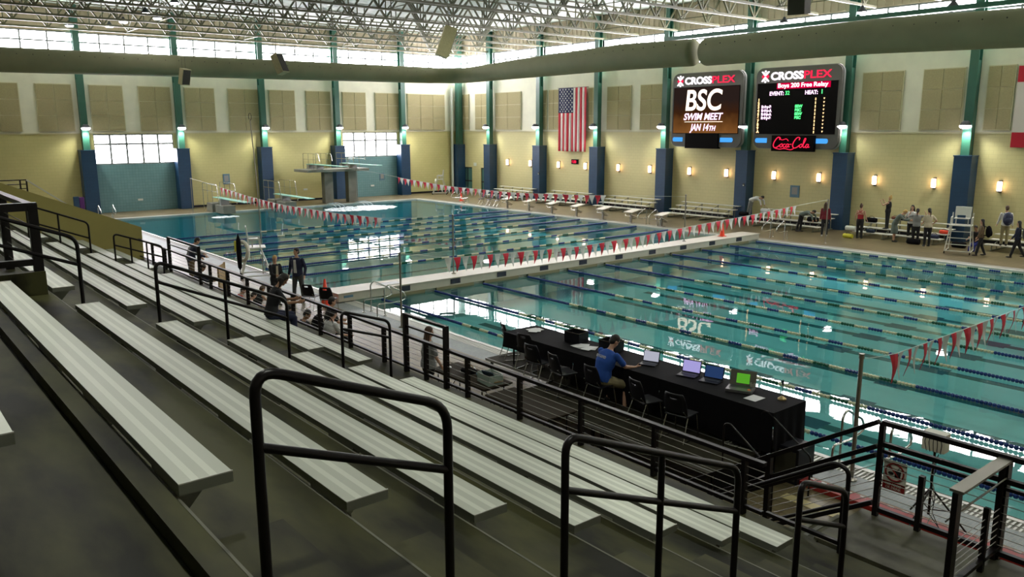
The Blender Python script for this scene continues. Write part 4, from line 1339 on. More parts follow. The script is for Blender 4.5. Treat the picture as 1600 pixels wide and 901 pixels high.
def ladder(x, y, z, rz, lab, s=1.0, depth=True):
    t = thing('pool_ladder', lab, 'ladder', (x, y, z), rz, 'chrome pool ladders')
    for sx in (-.27, .27):
        P = [(sx, -.55, 0), (sx, -.55, .25), (sx, -.28, .42), (sx, -.05, .62), (sx, .0, .88), (sx, .22, .92), (sx, .42, .70), (sx, .42, -.75)]
        P = [(sx, -.75, 0), (sx, -.75, .30), (sx, -.5, .38), (sx, .0, .42), (sx, .05, .60), (sx, -.35, .92), (sx, -.52, .88), (sx, -.55, 0)]
        P = [(sx, -.62, 0), (sx, -.62, .85), (sx, -.45, .95), (sx, .15, .62), (sx, .22, .40), (sx, .22, -.9)]
        MB().tube(rounded([Vector(p) * s for p in P], .16 * s, 6), .022, 'chrome', 9).build('side_rail', t, True)
        MB().lathe([(.055, 0), (.055, .02), (.03, .03)], 'chrome', 12, (sx * s, -.62 * s, 0)).build('flange', t)
    for k in range(3):
        MB().box(-.27 * s, .27 * s, .17 * s, .27 * s, -.25 - .25 * k, -.22 - .25 * k, 'chrome').build('tread', t)
def grab(x, y, rz, lab):
    """pair of curved grab rails at the edge of the pool"""
    t = thing('grab_rail', lab, 'grab rail', (x, y, 0), rz, 'curved chrome grab rails')
    for sx in (0, .85):
        P = [(sx, -.55, 0), (sx, -.55, .88), (sx, -.42, .98), (sx, .18, .66), (sx, .24, .45), (sx, -.15, .38), (sx, -.80, .42), (sx, -.82, .25), (sx, -.82, 0)]
        MB().tube(rounded(P, .13, 5), .022, 'chrome', 9).build('curved_rail', t, True)
        for yy in (-.55, -.82): MB().lathe([(.055, 0), (.055, .02), (.03, .03)], 'chrome', 12, (sx, yy, 0)).build('flange', t)
grab(-22.55, 13.2, 0, 'curved chrome grab rails on the near edge beside the end of the bulkhead')
grab(-6.65, 13.4, 0, 'curved chrome grab rails behind the landing guard next to the tall pole')
grab(-24.55 + .95, 37.35, PI, 'curved chrome grab rails on the far edge right of the bulkhead end')
grab(-32.1 + .2, 36.9, PI, 'curved chrome grab rails between the last two starting blocks')
grab(-51.3, 36.9, PI, 'curved chrome grab rails on the far edge near the corner doors')
grab(-56.4, 13.3, math.radians(-90), 'curved chrome grab rails at the near corner of the diving end')

# aluminium spectator benches along the scoreboard wall
def tip(x0, x1, lab):
    L_ = x1 - x0
    t = thing('spectator_bleacher', lab, 'bleacher', (x0, 41.55, 0), 0, 'low aluminium bleachers along the scoreboard wall')
    for i in range(4):
        y = .62 * i; z = .30 + .20 * i
        MB().box(0, L_, y, y + .26, z - .035, z, 'alu_white').build('seat_plank', t)
        if i > 0: MB().box(0, L_, y - .34, y - .10, z - .235, z - .205, 'alu_white').build('foot_plank', t)
    for k in range(4):
        x = .35 + (L_ - .7) * k / 3
        MB().bar((x, .0, .03), (x, 2.2, .03), .05, .05, 'alu_end').build('frame', t)
        for i in range(4):
            MB().bar((x, .1 + .62 * i, .0), (x, .1 + .62 * i, .27 + .20 * i), .04, .04, 'alu_end').build('leg', t)
        MB().bar((x, .1, .2), (x, 2.0, .82), .035, .035, 'alu_end').build('brace', t)
PL = [COLX[-1] - .43 + 6.535 * k for k in range(0, 9)]
for i, p in enumerate(sorted(PL)):
    if p < -10:
        tip(p + 2.6, p + 7.15, 'low aluminium bleacher on the far deck, %s counted from the corner' % ['first', 'second', 'third', 'fourth', 'fifth', 'sixth', 'seventh', 'eighth', 'ninth'][i])

# dive tower
t = thing('dive_tower', 'grey concrete dive tower with two springboards and steel rails', 'dive tower', (-58.8, 29.0, 0))
for y in (-.05, 2.0):
    MB().box(.05, .6, y + .02, y + .74, 0, 2.46, 'concrete_light').build('pillar', t, bevel=.02)
MB().box(-1.2, 1.2, -1.7, 3.6, 2.46, 2.66, 'concrete_light').build('platform_slab', t, bevel=.02)
for y in (-.65, 2.2):
    MB().box(1.2 - 2.4, 4.8, y, y + .5, 2.98, 3.03, 'board_green').build('springboard', t, bevel=.008)
    MB().box(.5, .75, y - .05, y + .55, 2.66, 2.98, 'board_edge').build('fulcrum', t)
    MB().box(-1.1, -.7, y - .02, y + .52, 2.66, 2.97, 'board_edge').build('board_mount', t)
    for sy in (-.28, .78):
        MB().tube(rounded([(-1.1, y + sy, 2.66), (-1.1, y + sy, 3.85), (1.5, y + sy, 3.85), (1.7, y + sy, 3.3)], .12), .022, 'chrome', 8).build('guard_rail', t, True)
        MB().tube([(-1.1, y + sy, 3.4), (1.66, y + sy, 3.4)], .018, 'chrome', 7).build('middle_rail', t, True)
        for xx in (-.2, .7): MB().tube([(xx, y + sy, 2.66), (xx, y + sy, 3.85)], .018, 'chrome', 7).build('rail_post', t, True)
b = MB()
for k in range(9): b.bar((-1.9 + .0, 1.0, .28 * (k + 1)), (-1.9, 1.7, .28 * (k + 1)), .05, .03, 'chrome')
b.bar((-1.9, 1.0, 0), (-1.9, 1.0, 2.9), .04, .04, 'chrome'); b.bar((-1.9, 1.7, 0), (-1.9, 1.7, 2.9), .04, .04, 'chrome'); b.build('ladder', t)
def springboard(x, y, lab):
    t = thing('diving_board', lab, 'diving board', (x, y, 0), 0, 'low diving boards')
    MB().box(0, 1.1, -.55, .55, 0, .62, 'concrete_light').build('pedestal', t, bevel=.02)
    MB().box(1.3, 2.9, -.42, .42, 0, .55, 'concrete_light').build('fulcrum_block', t, bevel=.02)
    MB().box(-.5, 0, -.4, .4, 0, .30, 'concrete_light').build('step_block', t)
    MB().box(.4, 6.3, -.25, .25, .97, 1.02, 'board_green').build('board_plank', t, bevel=.008)
    MB().box(1.9, 2.15, -.3, .3, .55, .97, 'board_edge').build('fulcrum', t)
    for sy in (-.62, .62):
        MB().tube(rounded([(-.4, sy, 0), (-.4, sy, 2.0), (2.4, sy, 2.0), (2.7, sy, .55)], .12), .022, 'chrome', 8).build('guard_rail', t, True)
        MB().tube([(-.4, sy, 1.5), (2.5, sy, 1.5)], .017, 'chrome', 7).build('middle_rail', t, True)
        for xx in (.5, 1.5): MB().tube([(xx, sy, .6 if xx < 1.2 else .5), (xx, sy, 2.0)], .017, 'chrome', 7).build('rail_post', t, True)
springboard(-58.4, 20.4, 'low green diving board on grey blocks, left of the bowed mast')
springboard(-58.4, 24.9, 'low green diving board on grey blocks, beside the dive tower')

# cones
def cone(x, y, z, lab, s=1.0):
    t = thing('traffic_cone', lab, 'cone', (x, y, z), 0, 'orange cones')
    MB().box(-.18 * s, .18 * s, -.18 * s, .18 * s, 0, .03, 'cone_orange').build('base', t, bevel=.01)
    MB().lathe([(.14 * s, .03), (.13 * s, .08), (.03 * s, .78 * s), (.015 * s, .80 * s)], 'cone_orange', 20).build('cone_body', t, True)
cone(-24.9, 34.3, .335, 'small orange cone on the far end of the bulkhead', .9)
cone(-53.2, 38.4, 0, 'small orange cone on the far deck beside the corner lifeguard chair', .9)

# lifeguard chairs
def guard_chair(x, y, rz, s, lab, board=None):
    t = thing('lifeguard_chair', lab, 'lifeguard chair', (x, y, 0), rz, 'tall white lifeguard chairs')
    m_ = 'alu_white'
    H_ = 1.30 * s; W_ = .42 * s
    for sx in (-1, 1):
        MB().tube([(sx * W_ * 1.25, -.62 * s, .08), (sx * W_, -.20 * s, H_), (sx * W_, -.20 * s, H_ + .34)], .026, m_, 9).build('leg', t, True)
        MB().tube([(sx * W_ * 1.25, .62 * s, .08), (sx * W_, .26 * s, H_), (sx * W_, .30 * s, H_ + .55)], .026, m_, 9).build('leg', t, True)
        MB().tube([(sx * W_, -.22 * s, H_ + .34), (sx * W_, .30 * s, H_ + .36)], .024, m_, 8).build('armrest', t, True)
        MB().tube([(sx * W_ * 1.25, -.62 * s, .10), (sx * W_ * 1.25, .62 * s, .10)], .022, m_, 8).build('base_rail', t, True)
        for yy in (-.62, .62): MB().lathe([(.06, -.02), (.06, .02)], 'black_plastic', 12, (sx * W_ * 1.25, yy * s, .06), 'x').build('wheel', t)
    for k in range(4):
        u = k / 3.6; z = .12 + (H_ - .25) * u
        yy = -.62 * s + (.42 * s) * u; ww = W_ * (1.25 - .25 * u)
        MB().box(-ww, ww, yy - .03, yy + .06, z, z + .03, m_).build('ladder_tread', t)
    MB().box(-W_ - .04, W_ + .04, -.42 * s, .30 * s, H_ - .02, H_ + .015, m_).build('foot_platform', t)
    MB().box(-W_ * .75, W_ * .75, -.15 * s, .30 * s, H_ + .28, H_ + .33, m_).build('seat', t, bevel=.015)
    MB().obox((0, .30 * s, H_ + .58), (W_ * 1.6, .04, .50), m_, Matrix.Rotation(math.radians(-8), 3, 'X')).build('backrest', t, bevel=.02)
    for sx in (-1, 1): MB().bar((sx * W_ * .6, .1, H_), (sx * W_ * .6, .1, H_ + .3), .04, .04, m_).build('seat_support', t)
    if board: MB().box(-.17, .17, -.30 * s, -.27 * s, H_ + .36, H_ + .48, 'pilaster_blue').build('rescue_tube', t)
    return t
guard_chair(-15.75, 40.0, math.radians(15), 1.0, 'white lifeguard chair on the far deck right of the people', True)
guard_chair(-60.0, 41.0, math.radians(-40), 1.0, 'white lifeguard chair with a ring buoy in the far corner')
guard_chair(-31.0, 12.3, math.radians(160), .92, 'lifeguard chair on the near deck hung with a ring and a folded umbrella')
t = thing('ring_buoy', 'white ring buoy hanging on the corner lifeguard chair', 'ring buoy', (-59.6, 40.7, 1.05), math.radians(-40))
MB().tube([(.28 * math.cos(a * PI / 12), -.35, .28 * math.sin(a * PI / 12)) for a in range(25)], .06, 'life_ring', 9, False).build('ring', t, True)
t = thing('ring_buoy', 'pale ring buoy hanging on the near lifeguard chair behind the seated woman', 'ring buoy', (-30.55, 11.62, 1.15), math.radians(20))
MB().tube([(.30 * math.cos(a * PI / 12), 0, .36 * math.sin(a * PI / 12)) for a in range(25)], .075, 'life_ring', 9, False).build('ring', t, True)
MB().box(-.36, -.14, -.10, .02, -.05, .38, 'yellow_gear').build('yellow_bag', t, bevel=.03)
t = thing('folded_umbrella', 'black folded umbrella standing upright beside the near lifeguard chair', 'umbrella', (-30.35, 11.4, 0))
MB().lathe([(.012, .02), (.012, .45), (.075, .55), (.10, 1.1), (.085, 1.6), (.03, 1.78), (.008, 1.85)], 'black_cloth', 12).build('canopy', t, True)

# deck odds and ends, far side
t = thing('pad_stack', 'dark blue and purple padded mat leaning on the first blue pilaster', 'mat', (XL + .9, 12.2, 0))
MB().box(.02, .22, .0, .30, 0, 1.25, 'purple_bag').build('purple_pad', t, bevel=.03)
MB().box(.02, .24, -.35, -.01, 0, 1.30, 'pilaster_blue').build('blue_pad', t, bevel=.03)
def ball_rack(x, y, lab):
    t = thing('kick_board_stack', lab, 'chair', (x, y, 0), 0, 'folding chairs with blue backs on the far deck')
    for sx in (-.2, .2):
        MB().tube([(sx, -.2, 0), (sx, .12, .45), (sx, .22, .82)], .012, 'chrome', 6).build('leg', t)
        MB().tube([(sx, .25, 0), (sx, -.1, .45)], .012, 'chrome', 6).build('leg', t)
    MB().box(-.2, .2, -.2, .18, .43, .46, 'navy_plastic').build('seat', t, bevel=.01)
    MB().obox((0, .22, .68), (.42, .03, .30), 'navy_plastic', Matrix.Rotation(math.radians(-14), 3, 'X')).build('backrest', t, bevel=.02)
for i, x in enumerate((-49.6, -48.6, -47.7)):
    o = ball_rack(x, 37.7, 'small blue chair on the far deck behind the pennants, %s of the three' % ['leftmost', 'middle', 'rightmost'][i])
for o in list(col.objects):
    if o.name.startswith('kick_board_stack'):
        o.name = o.name.replace('kick_board_stack', 'deck_chair')

# red kerb and tactile strip beyond the landing
t = MB(); t.box(-6.9, 6, 11.58, 11.84, 0.0, .08, 'red_kerb')
x = -6.6
while x < 5:
    t.box(x, x + .09, 11.78, 11.82, .08, .084, 'gutter_white'); x += .22
struct('trim_red_kerb', t)
t = MB(); t.box(-6.6, 6, 10.95, 11.15, 0.0, .008, 'tan_tactile'); struct('trim_tactile', t)

# water jets and foam in the diving well; foam's white paints the window's reflection
mat('foam', (.80, .88, .92), .25)
def foam(cx, cy, rx, ry, n, lab):
    b = MB()
    for i in range(n):
        a = random.uniform(0, 2 * PI); r = math.sqrt(random.random())
        x = cx + rx * r * math.cos(a); y = cy + ry * r * math.sin(a); q = random.uniform(.04, .16)
        b.ell((x, y, -.055), (q * 1.5, q, .022), 'foam', 7, 4)
    tag(b.build('foam', None, True), lab, 'foam', kind='stuff')
foam(-53.6, 29.5, 1.8, 2.8, 480, 'churned foam painted bright as a window reflection, where two jets strike the diving water')
foam(-54.3, 19.6, .5, .9, 60, 'small patch of foam near the low diving board')
for y_, l_ in ((28.6, 'arching water jet below the dive tower, nearer one'), (31.0, 'arching water jet below the dive tower, farther one')):
    t = thing('water_jet', l_, 'water jet', (-57.0, y_, .02), 0, 'water jets at the diving end')
    for o_ in (-.18, 0, .18):
        MB().tube([(u * 2.0, o_ * (1 + u), .25 * u * (1 - u) * 4 * .9 - .06 * u) for u in [k / 10 for k in range(11)]], .018, 'foam', 6).build('jet_stream', t, True)

# ================================================================== OFFICIALS' STAGE
SZ = .45
t = thing('portable_stage', 'low dark portable stage carrying the officials\' table', 'stage', (0, 0, 0))
for (x0, x1, y0, y1) in ((-14.7, -12.35, 11.25, 12.45), (-12.35, -9.9, 11.25, 12.45), (-9.9, -7.25, 11.25, 12.45), (-12.35, -9.9, 10.05, 11.25), (-9.9, -7.25, 10.05, 11.25)):
    MB().box(x0 + .005, x1 - .005, y0 + .005, y1 - .005, SZ - .06, SZ, 'stage_deck').build('deck_panel', t, bevel=.006)
    e = MB(); e.box(x0, x1, y0 - .004, y0 + .02, SZ - .05, SZ + .003, 'board_edge'); e.build('edge_strip', t)
    for x in (x0 + .12, x1 - .12):
        for y in (y0 + .1, y1 - .1):
            MB().bar((x, y, 0), (x, y, SZ - .06), .05, .05, 'black_steel').build('leg', t)
MB().box(-7.24, -7.22, 10.06, 12.44, .03, SZ - .03, 'black_cloth').build('skirt', t)
# step rails at its right end
for k, (x, y) in enumerate(((-7.30, 10.35), (-7.24, 11.3))):
    t = thing('stage_rail', 'slim dark slanted rail at the end of the stage, %s one' % ('nearer' if k == 0 else 'farther'), 'handrail', (x, y, SZ), 0, 'slanted rails at the end of the stage')
    MB().tube(rounded([(0, 0, 0), (0, 0, .72), (.10, 0, .76), (.92, .0, .22), (.92, 0, -.44)], .08), .016, 'black_steel', 9).build('rail_tube', t, True)
# tables with black cloth
TZ = SZ + .76
for k, (x0, x1) in enumerate(((-14.05, -11.75), (-11.74, -9.43), (-9.42, -7.02))):
    t = thing('covered_table', 'long table under black cloth on the stage, %s of three' % ['leftmost', 'middle', 'rightmost'][k], 'table', (x0, 11.30, SZ), 0, 'black covered tables on the stage')
    Lx = x1 - x0; W_ = .95
    MB().box(0, Lx, 0, W_, TZ - SZ - .03, TZ - SZ - .004, 'table_top').build('tabletop', t)
    b = MB(); N = 44
    b.box(-.004, Lx + .004, -.01, W_ + .01, TZ - SZ - .004, TZ - SZ, 'black_cloth')
    def drape(p0, p1, nrm, zb_):
        vs = []; n = 24; mm = 4
        for j in range(mm + 1):
            for i in range(n + 1):
                u = i / n
                amp = .018 * (j / mm)
                off = amp * math.sin(u * 23 + j * .3) + .03 * j / mm
                x = p0[0] + (p1[0] - p0[0]) * u + nrm[0] * off; y = p0[1] + (p1[1] - p0[1]) * u + nrm[1] * off
                vs.append((x, y, (TZ - SZ) * (1 - j / mm) + zb_ * j / mm))
        b.add(vs, [(j * (n + 1) + i, j * (n + 1) + i + 1, (j + 1) * (n + 1) + i + 1, (j + 1) * (n + 1) + i) for j in range(mm) for i in range(n)], 'black_cloth')
    if k == 0:
        drape((0, -.01), (Lx, -.01), (0, -1), .42); drape((0, W_ + .01), (0, -.01), (-1, 0), .42)
    else:
        drape((0, -.01), (Lx, -.01), (0, -1), .06)
    drape((0, W_ + .01), (Lx, W_ + .01), (0, 1), .10)
    if k == 2: drape((Lx, -.01), (Lx, W_ + .01), (1, 0), .02)
    o = b.build('tablecloth', t, True)
    for x in (.2, Lx - .2):
        for y in (.12, W_ - .12): MB().bar((x, y, 0), (x, y, TZ - SZ - .03), .03, .03, 'black_steel').build('leg', t)

# chairs
def chair(x, y, z, rz, lab, grp='dark plastic chairs', proto=[None, None]):
    if proto[0] is None:
        t = thing('plastic_chair', lab, 'chair', (x, y, z), rz, grp)
        MB().box(-.22, .22, -.20, .22, .43, .455, 'black_plastic').build('seat', t, bevel=.012)
        b = MB(); vs = []; nx, nz_ = 6, 8
        for j in range(nz_ + 1):
            for i in range(nx + 1):
                u = i / nx * 2 - 1; v = j / nz_
                wd = .23 * (1 - .25 * v ** 4)
                vs.append((u * wd, -.22 - .10 * v + .045 * u * u, .47 + .40 * v))
        b.add(vs, [(j * (nx + 1) + i, j * (nx + 1) + i + 1, (j + 1) * (nx + 1) + i + 1, (j + 1) * (nx + 1) + i) for j in range(nz_) for i in range(nx) if not (j == 6 and i in (2, 3))], 'black_plastic')
        o = b.build('backrest', t, True); sd = o.modifiers.new('thick', 'SOLIDIFY'); sd.thickness = .014
        for sx in (-1, 1):
            MB().tube([(sx * .23, .22, 0), (sx * .21, .16, .43)], .011, 'chrome', 7).build('leg', t)
            MB().tube([(sx * .23, -.30, 0), (sx * .21, -.14, .43), (sx * .19, -.25, .56)], .011, 'chrome', 7).build('leg', t)
            MB().tube([(sx * .23, .22, .012), (sx * .23, -.30, .012)], .010, 'chrome', 6).build('floor_runner', t)
        proto[0] = t; proto[1] = KIDS(t)
        return t
    c = proto[0].copy(); col.objects.link(c)
    for ch in proto[1][proto[0].name]:
        q = ch.copy(); col.objects.link(q); q.parent = c
    c.location = (x, y, z); c.rotation_euler = (0, 0, rz); c['label'] = lab; c['group'] = grp
    return c
g1 = 'dark chairs along the officials\' table'
CHS = [(-14.25, 11.75, math.radians(-25), 'dark chair at the left end of the stage, farthest from the camera'),
       (-13.35, 11.50, math.radians(12), 'dark chair with slotted back, second from the left end of the stage'),
       (-12.55, 11.05, math.radians(5), 'dark chair, third from the left end of the stage'),
       (-11.65, 10.92, math.radians(-12), 'dark chair, fourth along the stage, left of the seated man in blue'),
       (-10.60, 10.92, math.radians(-4), 'dark chair under the man in the blue shirt'),
       (-9.42, 10.92, math.radians(-14), 'dark chair, first to the right of the man in blue'),
       (-8.55, 10.85, math.radians(8), 'dark chair, second to the right of the man in blue')]
for x, y, rz, l in CHS: chair(x, y, SZ, rz, l, g1)
g2 = 'dark chairs on the near deck'
chair(-24.1, 11.35, 0, math.radians(30), 'dark chair with white seat beside the orange cone, left of its pair', g2)
chair(-23.3, 11.55, 0, math.radians(40), 'dark chair with white seat beside the orange cone, right of its pair', g2)
cone(-24.35, 11.95, 0, 'tall orange cone on the near deck behind two chairs', 1.12)

# things on the officials' table
def laptop(x, y, rz, lab, scr, open_=105, s=1.0, thick=False):
    t = thing('laptop', lab, 'laptop', (x, y, TZ + .004), rz, 'laptops on the officials\' table')
    m_ = 'laptop_grey'
    MB().box(-.17 * s, .17 * s, -.24 * s, 0, 0, .018 if not thick else .05, 'black_plastic' if not thick else 'laptop_grey').build('base', t, bevel=.003)
    MB().box(-.14 * s, .14 * s, -.12 * s, -.02 * s, .018 if not thick else .05, .021 if not thick else .053, 'lamp_body').build('keyboard', t)
    Rr = Matrix.Rotation(math.radians(90 - open_), 3, 'X')
    hz = .22 * s
    MB().obox(Rr @ Vector((0, 0, hz / 2)) + Vector((0, 0, .02)), (.34 * s, .012, hz), 'black_plastic' if not thick else 'concrete_light', Rr).build('lid', t, bevel=.003)
    k = (.31, .19) if not thick else (.17, .13)
    MB().obox(Rr @ Vector((0, -.008, hz / 2)) + Vector((0, 0, .022)), (k[0] * s, .003, k[1] * s), scr, Rr).build('screen', t)
laptop(-10.22, 11.95, math.radians(20), 'open laptop with white screen right beside the man in blue', 'lcd_white')
laptop(-9.25, 11.98, math.radians(14), 'open laptop with lilac screen in the middle of the table', 'lcd_lilac', s=1.1)
laptop(-8.75, 12.0, math.radians(14), 'open laptop with dark blue screen', 'lcd_blue', s=1.1)
laptop(-8.12, 12.0, math.radians(22), 'bulky grey timing console with small green screen', 'lcd_green', s=1.35, thick=True)
def papers(x, y, z, rz, n, lab, w_=.21, h_=.29, spread=.18):
    t = thing('paper_sheets', lab, 'papers', (x, y, z + .004), rz, None)
    for i in range(n):
        a = random.uniform(-.6, .6)
        b = MB(); b.obox((random.uniform(-spread, spread), random.uniform(-.08, .08), .003 + .0035 * i), (w_, h_, .002), 'paper', Matrix.Rotation(a, 3, 'Z')); b.build('sheet', t)
papers(-13.5, 11.95, TZ, .3, 5, 'loose white papers near the left end of the table', spread=.25)
papers(-11.85, 11.75, TZ, .3, 6, 'white papers beside the black crates on the table', spread=.22)
papers(-7.62, 11.75, TZ, math.radians(-25), 1, 'single white sheet near the right end of the table', .24, .30, 0)
def crate(x, y, rz, lab, m_='black_plastic'):
    t = thing('crate', lab, 'crate', (x, y, TZ + .004), rz, 'open black crates on the table')
    w_, d_, h_ = .42, .32, .22
    MB().box(-w_ / 2, w_ / 2, -d_ / 2, d_ / 2, 0, .012, m_).build('base', t)
    for (a, b_, c, e) in ((-w_ / 2, w_ / 2, -d_ / 2, -d_ / 2 + .012), (-w_ / 2, w_ / 2, d_ / 2 - .012, d_ / 2), (-w_ / 2, -w_ / 2 + .012, -d_ / 2, d_ / 2), (w_ / 2 - .012, w_ / 2, -d_ / 2, d_ / 2)):
        MB().box(a, b_, c, e, .012, h_, m_).build('side', t)
    b = MB(); b.box(-w_ / 2 - .012, w_ / 2 + .012, -d_ / 2 - .012, -d_ / 2 + .01, h_, h_ + .012, 'table_top'); b.box(-w_ / 2 - .012, w_ / 2 + .012, d_ / 2 - .01, d_ / 2 + .012, h_, h_ + .012, 'table_top'); b.box(-w_ / 2 - .012, -w_ / 2 + .01, -d_ / 2, d_ / 2, h_, h_ + .012, 'table_top'); b.box(w_ / 2 - .01, w_ / 2 + .012, -d_ / 2, d_ / 2, h_, h_ + .012, 'table_top'); b.build('rim', t)
crate(-12.35, 11.95, math.radians(5), 'open black crate left of the loose papers')
crate(-11.35, 12.0, math.radians(5), 'open black crate behind the man in blue')
t = thing('pencil_cup', 'clear cup on the table left of the small brass flag stand', 'cup', (-7.95, 12.05, TZ + .004)); MB().lathe([(.035, 0), (.045, .12), (.040, .12), (.032, .005)], 'cup_clear', 14).build('cup_body', t, True)
t = thing('cup', 'second clear cup beside the grey timing console', 'cup', (-8.12, 12.18, TZ + .004)); MB().lathe([(.035, 0), (.045, .12), (.040, .12), (.032, .005)], 'cup_clear', 14).build('cup_body', t, True)
t = thing('tangerine', 'small orange fruit in front of the timing console', 'fruit', (-7.88, 11.85, TZ + .004)); MB().ell((0, 0, .035), (.038, .038, .035), 'orange_fruit', 12, 8).build('fruit', t, True)
t = thing('microphone_stand', 'small brass based microphone stand at the right end of the table', 'stand', (-7.32, 12.0, TZ + .004))
MB().lathe([(.075, 0), (.07, .02), (.03, .045), (.012, .06)], 'brass', 18).build('base', t, True); MB().tube([(0, 0, .05), (0, 0, .27)], .006, 'black_steel', 7).build('stem', t); MB().lathe([(.010, .25), (.017, .28), (.014, .33), (.003, .35)], 'black_plastic', 10).build('microphone', t, True)
t = thing('monitor_speaker', 'black wedge box with cables on the floor of the stage end', 'box', (-7.62, 11.45, SZ + .004))
for c in range(4):
    pts = [(random.uniform(-.3, .3), random.uniform(-.35, .2), .012) for _ in range(5)]
    MB().tube(rounded(pts, .1), .008, 'cup_clear' if c % 2 else 'black_plastic', 6).build('cable', t)
MB().prism([(-.15, .0), (.18, .0), (.18, .24), (-.15, .12)], -.55, -.12, 'black_plastic', 'x').build('wedge_box', t, bevel=.01)
t = thing('loudspeaker_box', 'black box standing beside the stage end behind the stair rail', 'box', (-7.0, 11.5, 0))
MB().box(-.1, .35, 0, .5, 0, .62, 'black_plastic').build('cabinet', t, bevel=.015); MB().box(-.06, .31, -.012, -.002, .06, .56, 'speaker_dark').build('grille', t)

# folding tables on the deck in front of the stage
def folding_table(x, y, rz, L_, lab, z=.74):
    t = thing('folding_table', lab, 'table', (x, y, 0), rz, 'brown folding tables on the near deck')
    MB().box(-L_ / 2, L_ / 2, -.37, .37, z - .03, z, 'table_top').build('tabletop', t, bevel=.008)
    MB().box(-L_ / 2 + .03, L_ / 2 - .03, -.34, .34, z - .06, z - .03, 'black_steel').build('apron', t)
    for sx in (-1, 1):
        for sy in (-.28, .28): MB().tube([(sx * (L_ / 2 - .18), sy, 0), (sx * (L_ / 2 - .18), sy, z - .06)], .014, 'black_steel', 8).build('leg', t)
        MB().tube([(sx * (L_ / 2 - .18), -.28, .2), (sx * (L_ / 2 - .18), .28, .2)], .010, 'black_steel', 7).build('crossbar', t)
        MB().tube([(sx * (L_ / 2 - .18), 0, .2), (sx * (L_ / 2 - .55), 0, z - .06)], .009, 'black_steel', 7).build('brace', t)
folding_table(-13.1, 9.62, math.radians(0), 1.9, 'brown folding table on the deck with a clear bin and papers')
folding_table(-11.0, 9.45, math.radians(0), 1.8, 'dark folding table in the shade behind the guard rail, right of the bin')
t = thing('storage_bin', 'clear plastic bin on the folding table right of the woman in shorts', 'bin', (-12.42, 9.62, .745), math.radians(-8))
w_, d_, h_ = .46, .34, .20
MB().box(-w_ / 2, w_ / 2, -d_ / 2, d_ / 2, 0, .01, 'bin_plastic').build('base', t)
for (a, b_, c, e) in ((-w_ / 2, w_ / 2, -d_ / 2, -d_ / 2 + .008), (-w_ / 2, w_ / 2, d_ / 2 - .008, d_ / 2), (-w_ / 2, -w_ / 2 + .008, -d_ / 2, d_ / 2), (w_ / 2 - .008, w_ / 2, -d_ / 2, d_ / 2)):
    MB().box(a, b_, c, e, .01, h_, 'bin_plastic').build('side', t)
t2 = thing('blue_folder', 'blue folder lying in the clear bin', 'folder', (-12.49, 9.64, .85), math.radians(10)); MB().obox((0, 0, .03), (.30, .02, .20), 'lane_mark', Matrix.Rotation(.6, 3, 'X')).build('cover', t2)
t2 = thing('cardboard_lid', 'brown cardboard piece lying in the clear bin', 'cardboard', (-12.32, 9.67, .80), math.radians(-10)); MB().box(-.15, .15, -.1, .1, 0, .02, 'cardboard').build('sheet', t2)
papers(-13.45, 9.80, .745, .2, 3, 'white papers on the folding table behind the woman in shorts', spread=.2)
t = thing('handbag', 'dark bag with brown strap lying on the folding table', 'bag', (-13.15, 9.62, .745), .4); MB().ell((0, 0, .075), (.20, .12, .075), 'black_cloth', 14, 8).build('bag_body', t, True); MB().tube(rounded([(-.12, 0, .10), (-.08, .02, .2), (.08, .02, .2), (.12, 0, .10)], .05), .009, 'cardboard', 6).build('strap', t, True)
t = thing('blue_bag', 'light blue bag between the handbag and the bin', 'bag', (-12.85, 9.72, .745)); MB().ell((0, 0, .05), (.13, .10, .05), 'plaque_blue', 12, 7).build('bag_body', t, True)
t = thing('hand_towel', 'small white cloth at the left end of the folding table', 'towel', (-13.8, 9.5, .745), .5); MB().ell((0, 0, .03), (.13, .07, .03), 'paper', 12, 6).build('cloth', t, True)

# tan board and tripod with the white box
t = thing('display_board', 'tall tan cardboard sheet standing behind the front guard rail', 'board', (-27.0, 9.5, 0), math.radians(-35))
MB().box(-.38, .38, -.01, .01, .05, 1.30, 'cardboard').build('sheet', t)
MB().box(-.40, -.36, -.03, .03, 0, 1.32, 'cardboard').build('side_fold', t); MB().box(.36, .40, -.03, .03, 0, 1.32, 'cardboard').build('side_fold', t)
t = thing('tripod_stand', 'black tripod stand behind the landing guard carrying a white box', 'tripod', (-4.66, 11.75, 0))
for a in (0, 120, 240):
    c, s_ = math.cos(math.radians(a + 20)), math.sin(math.radians(a + 20))
    MB().tube([(0, 0, .62), (c * .52, s_ * .52, .02)], .014, 'black_steel', 8).build('leg', t); MB().tube([(0, 0, .28), (c * .29, s_ * .29, .31)], .009, 'black_steel', 6).build('brace', t)
MB().tube([(0, 0, .2), (0, 0, 1.20)], .018, 'black_steel', 10).build('pole', t)
for c in range(3):
    pts = [(random.uniform(-.05, .05) + .02, random.uniform(-.05, .05), 1.15 - .13 * k) for k in range(8)] + [(random.uniform(-.2, .3), -.1, .02)]
    MB().tube(rounded(pts, .05), .006, 'black_plastic' if c else 'cup_clear', 5).build('cable', t)
t = thing('timing_box', 'white electrical box with wires on top of the black tripod', 'box', (-4.66, 11.75, 1.202))
MB().box(-.16, .16, -.09, .09, 0, .28, 'sign_white').build('box_body', t, bevel=.01)
for c in range(5):
    MB().tube(rounded([(-.1 + .05 * c, -.09, .2), (-.1 + .06 * c, -.14, .15), (-.08 + .05 * c, -.11, .02), (-.1 + .05 * c, -.05, -.02)], .03), .006, 'black_plastic', 5).build('wire', t)

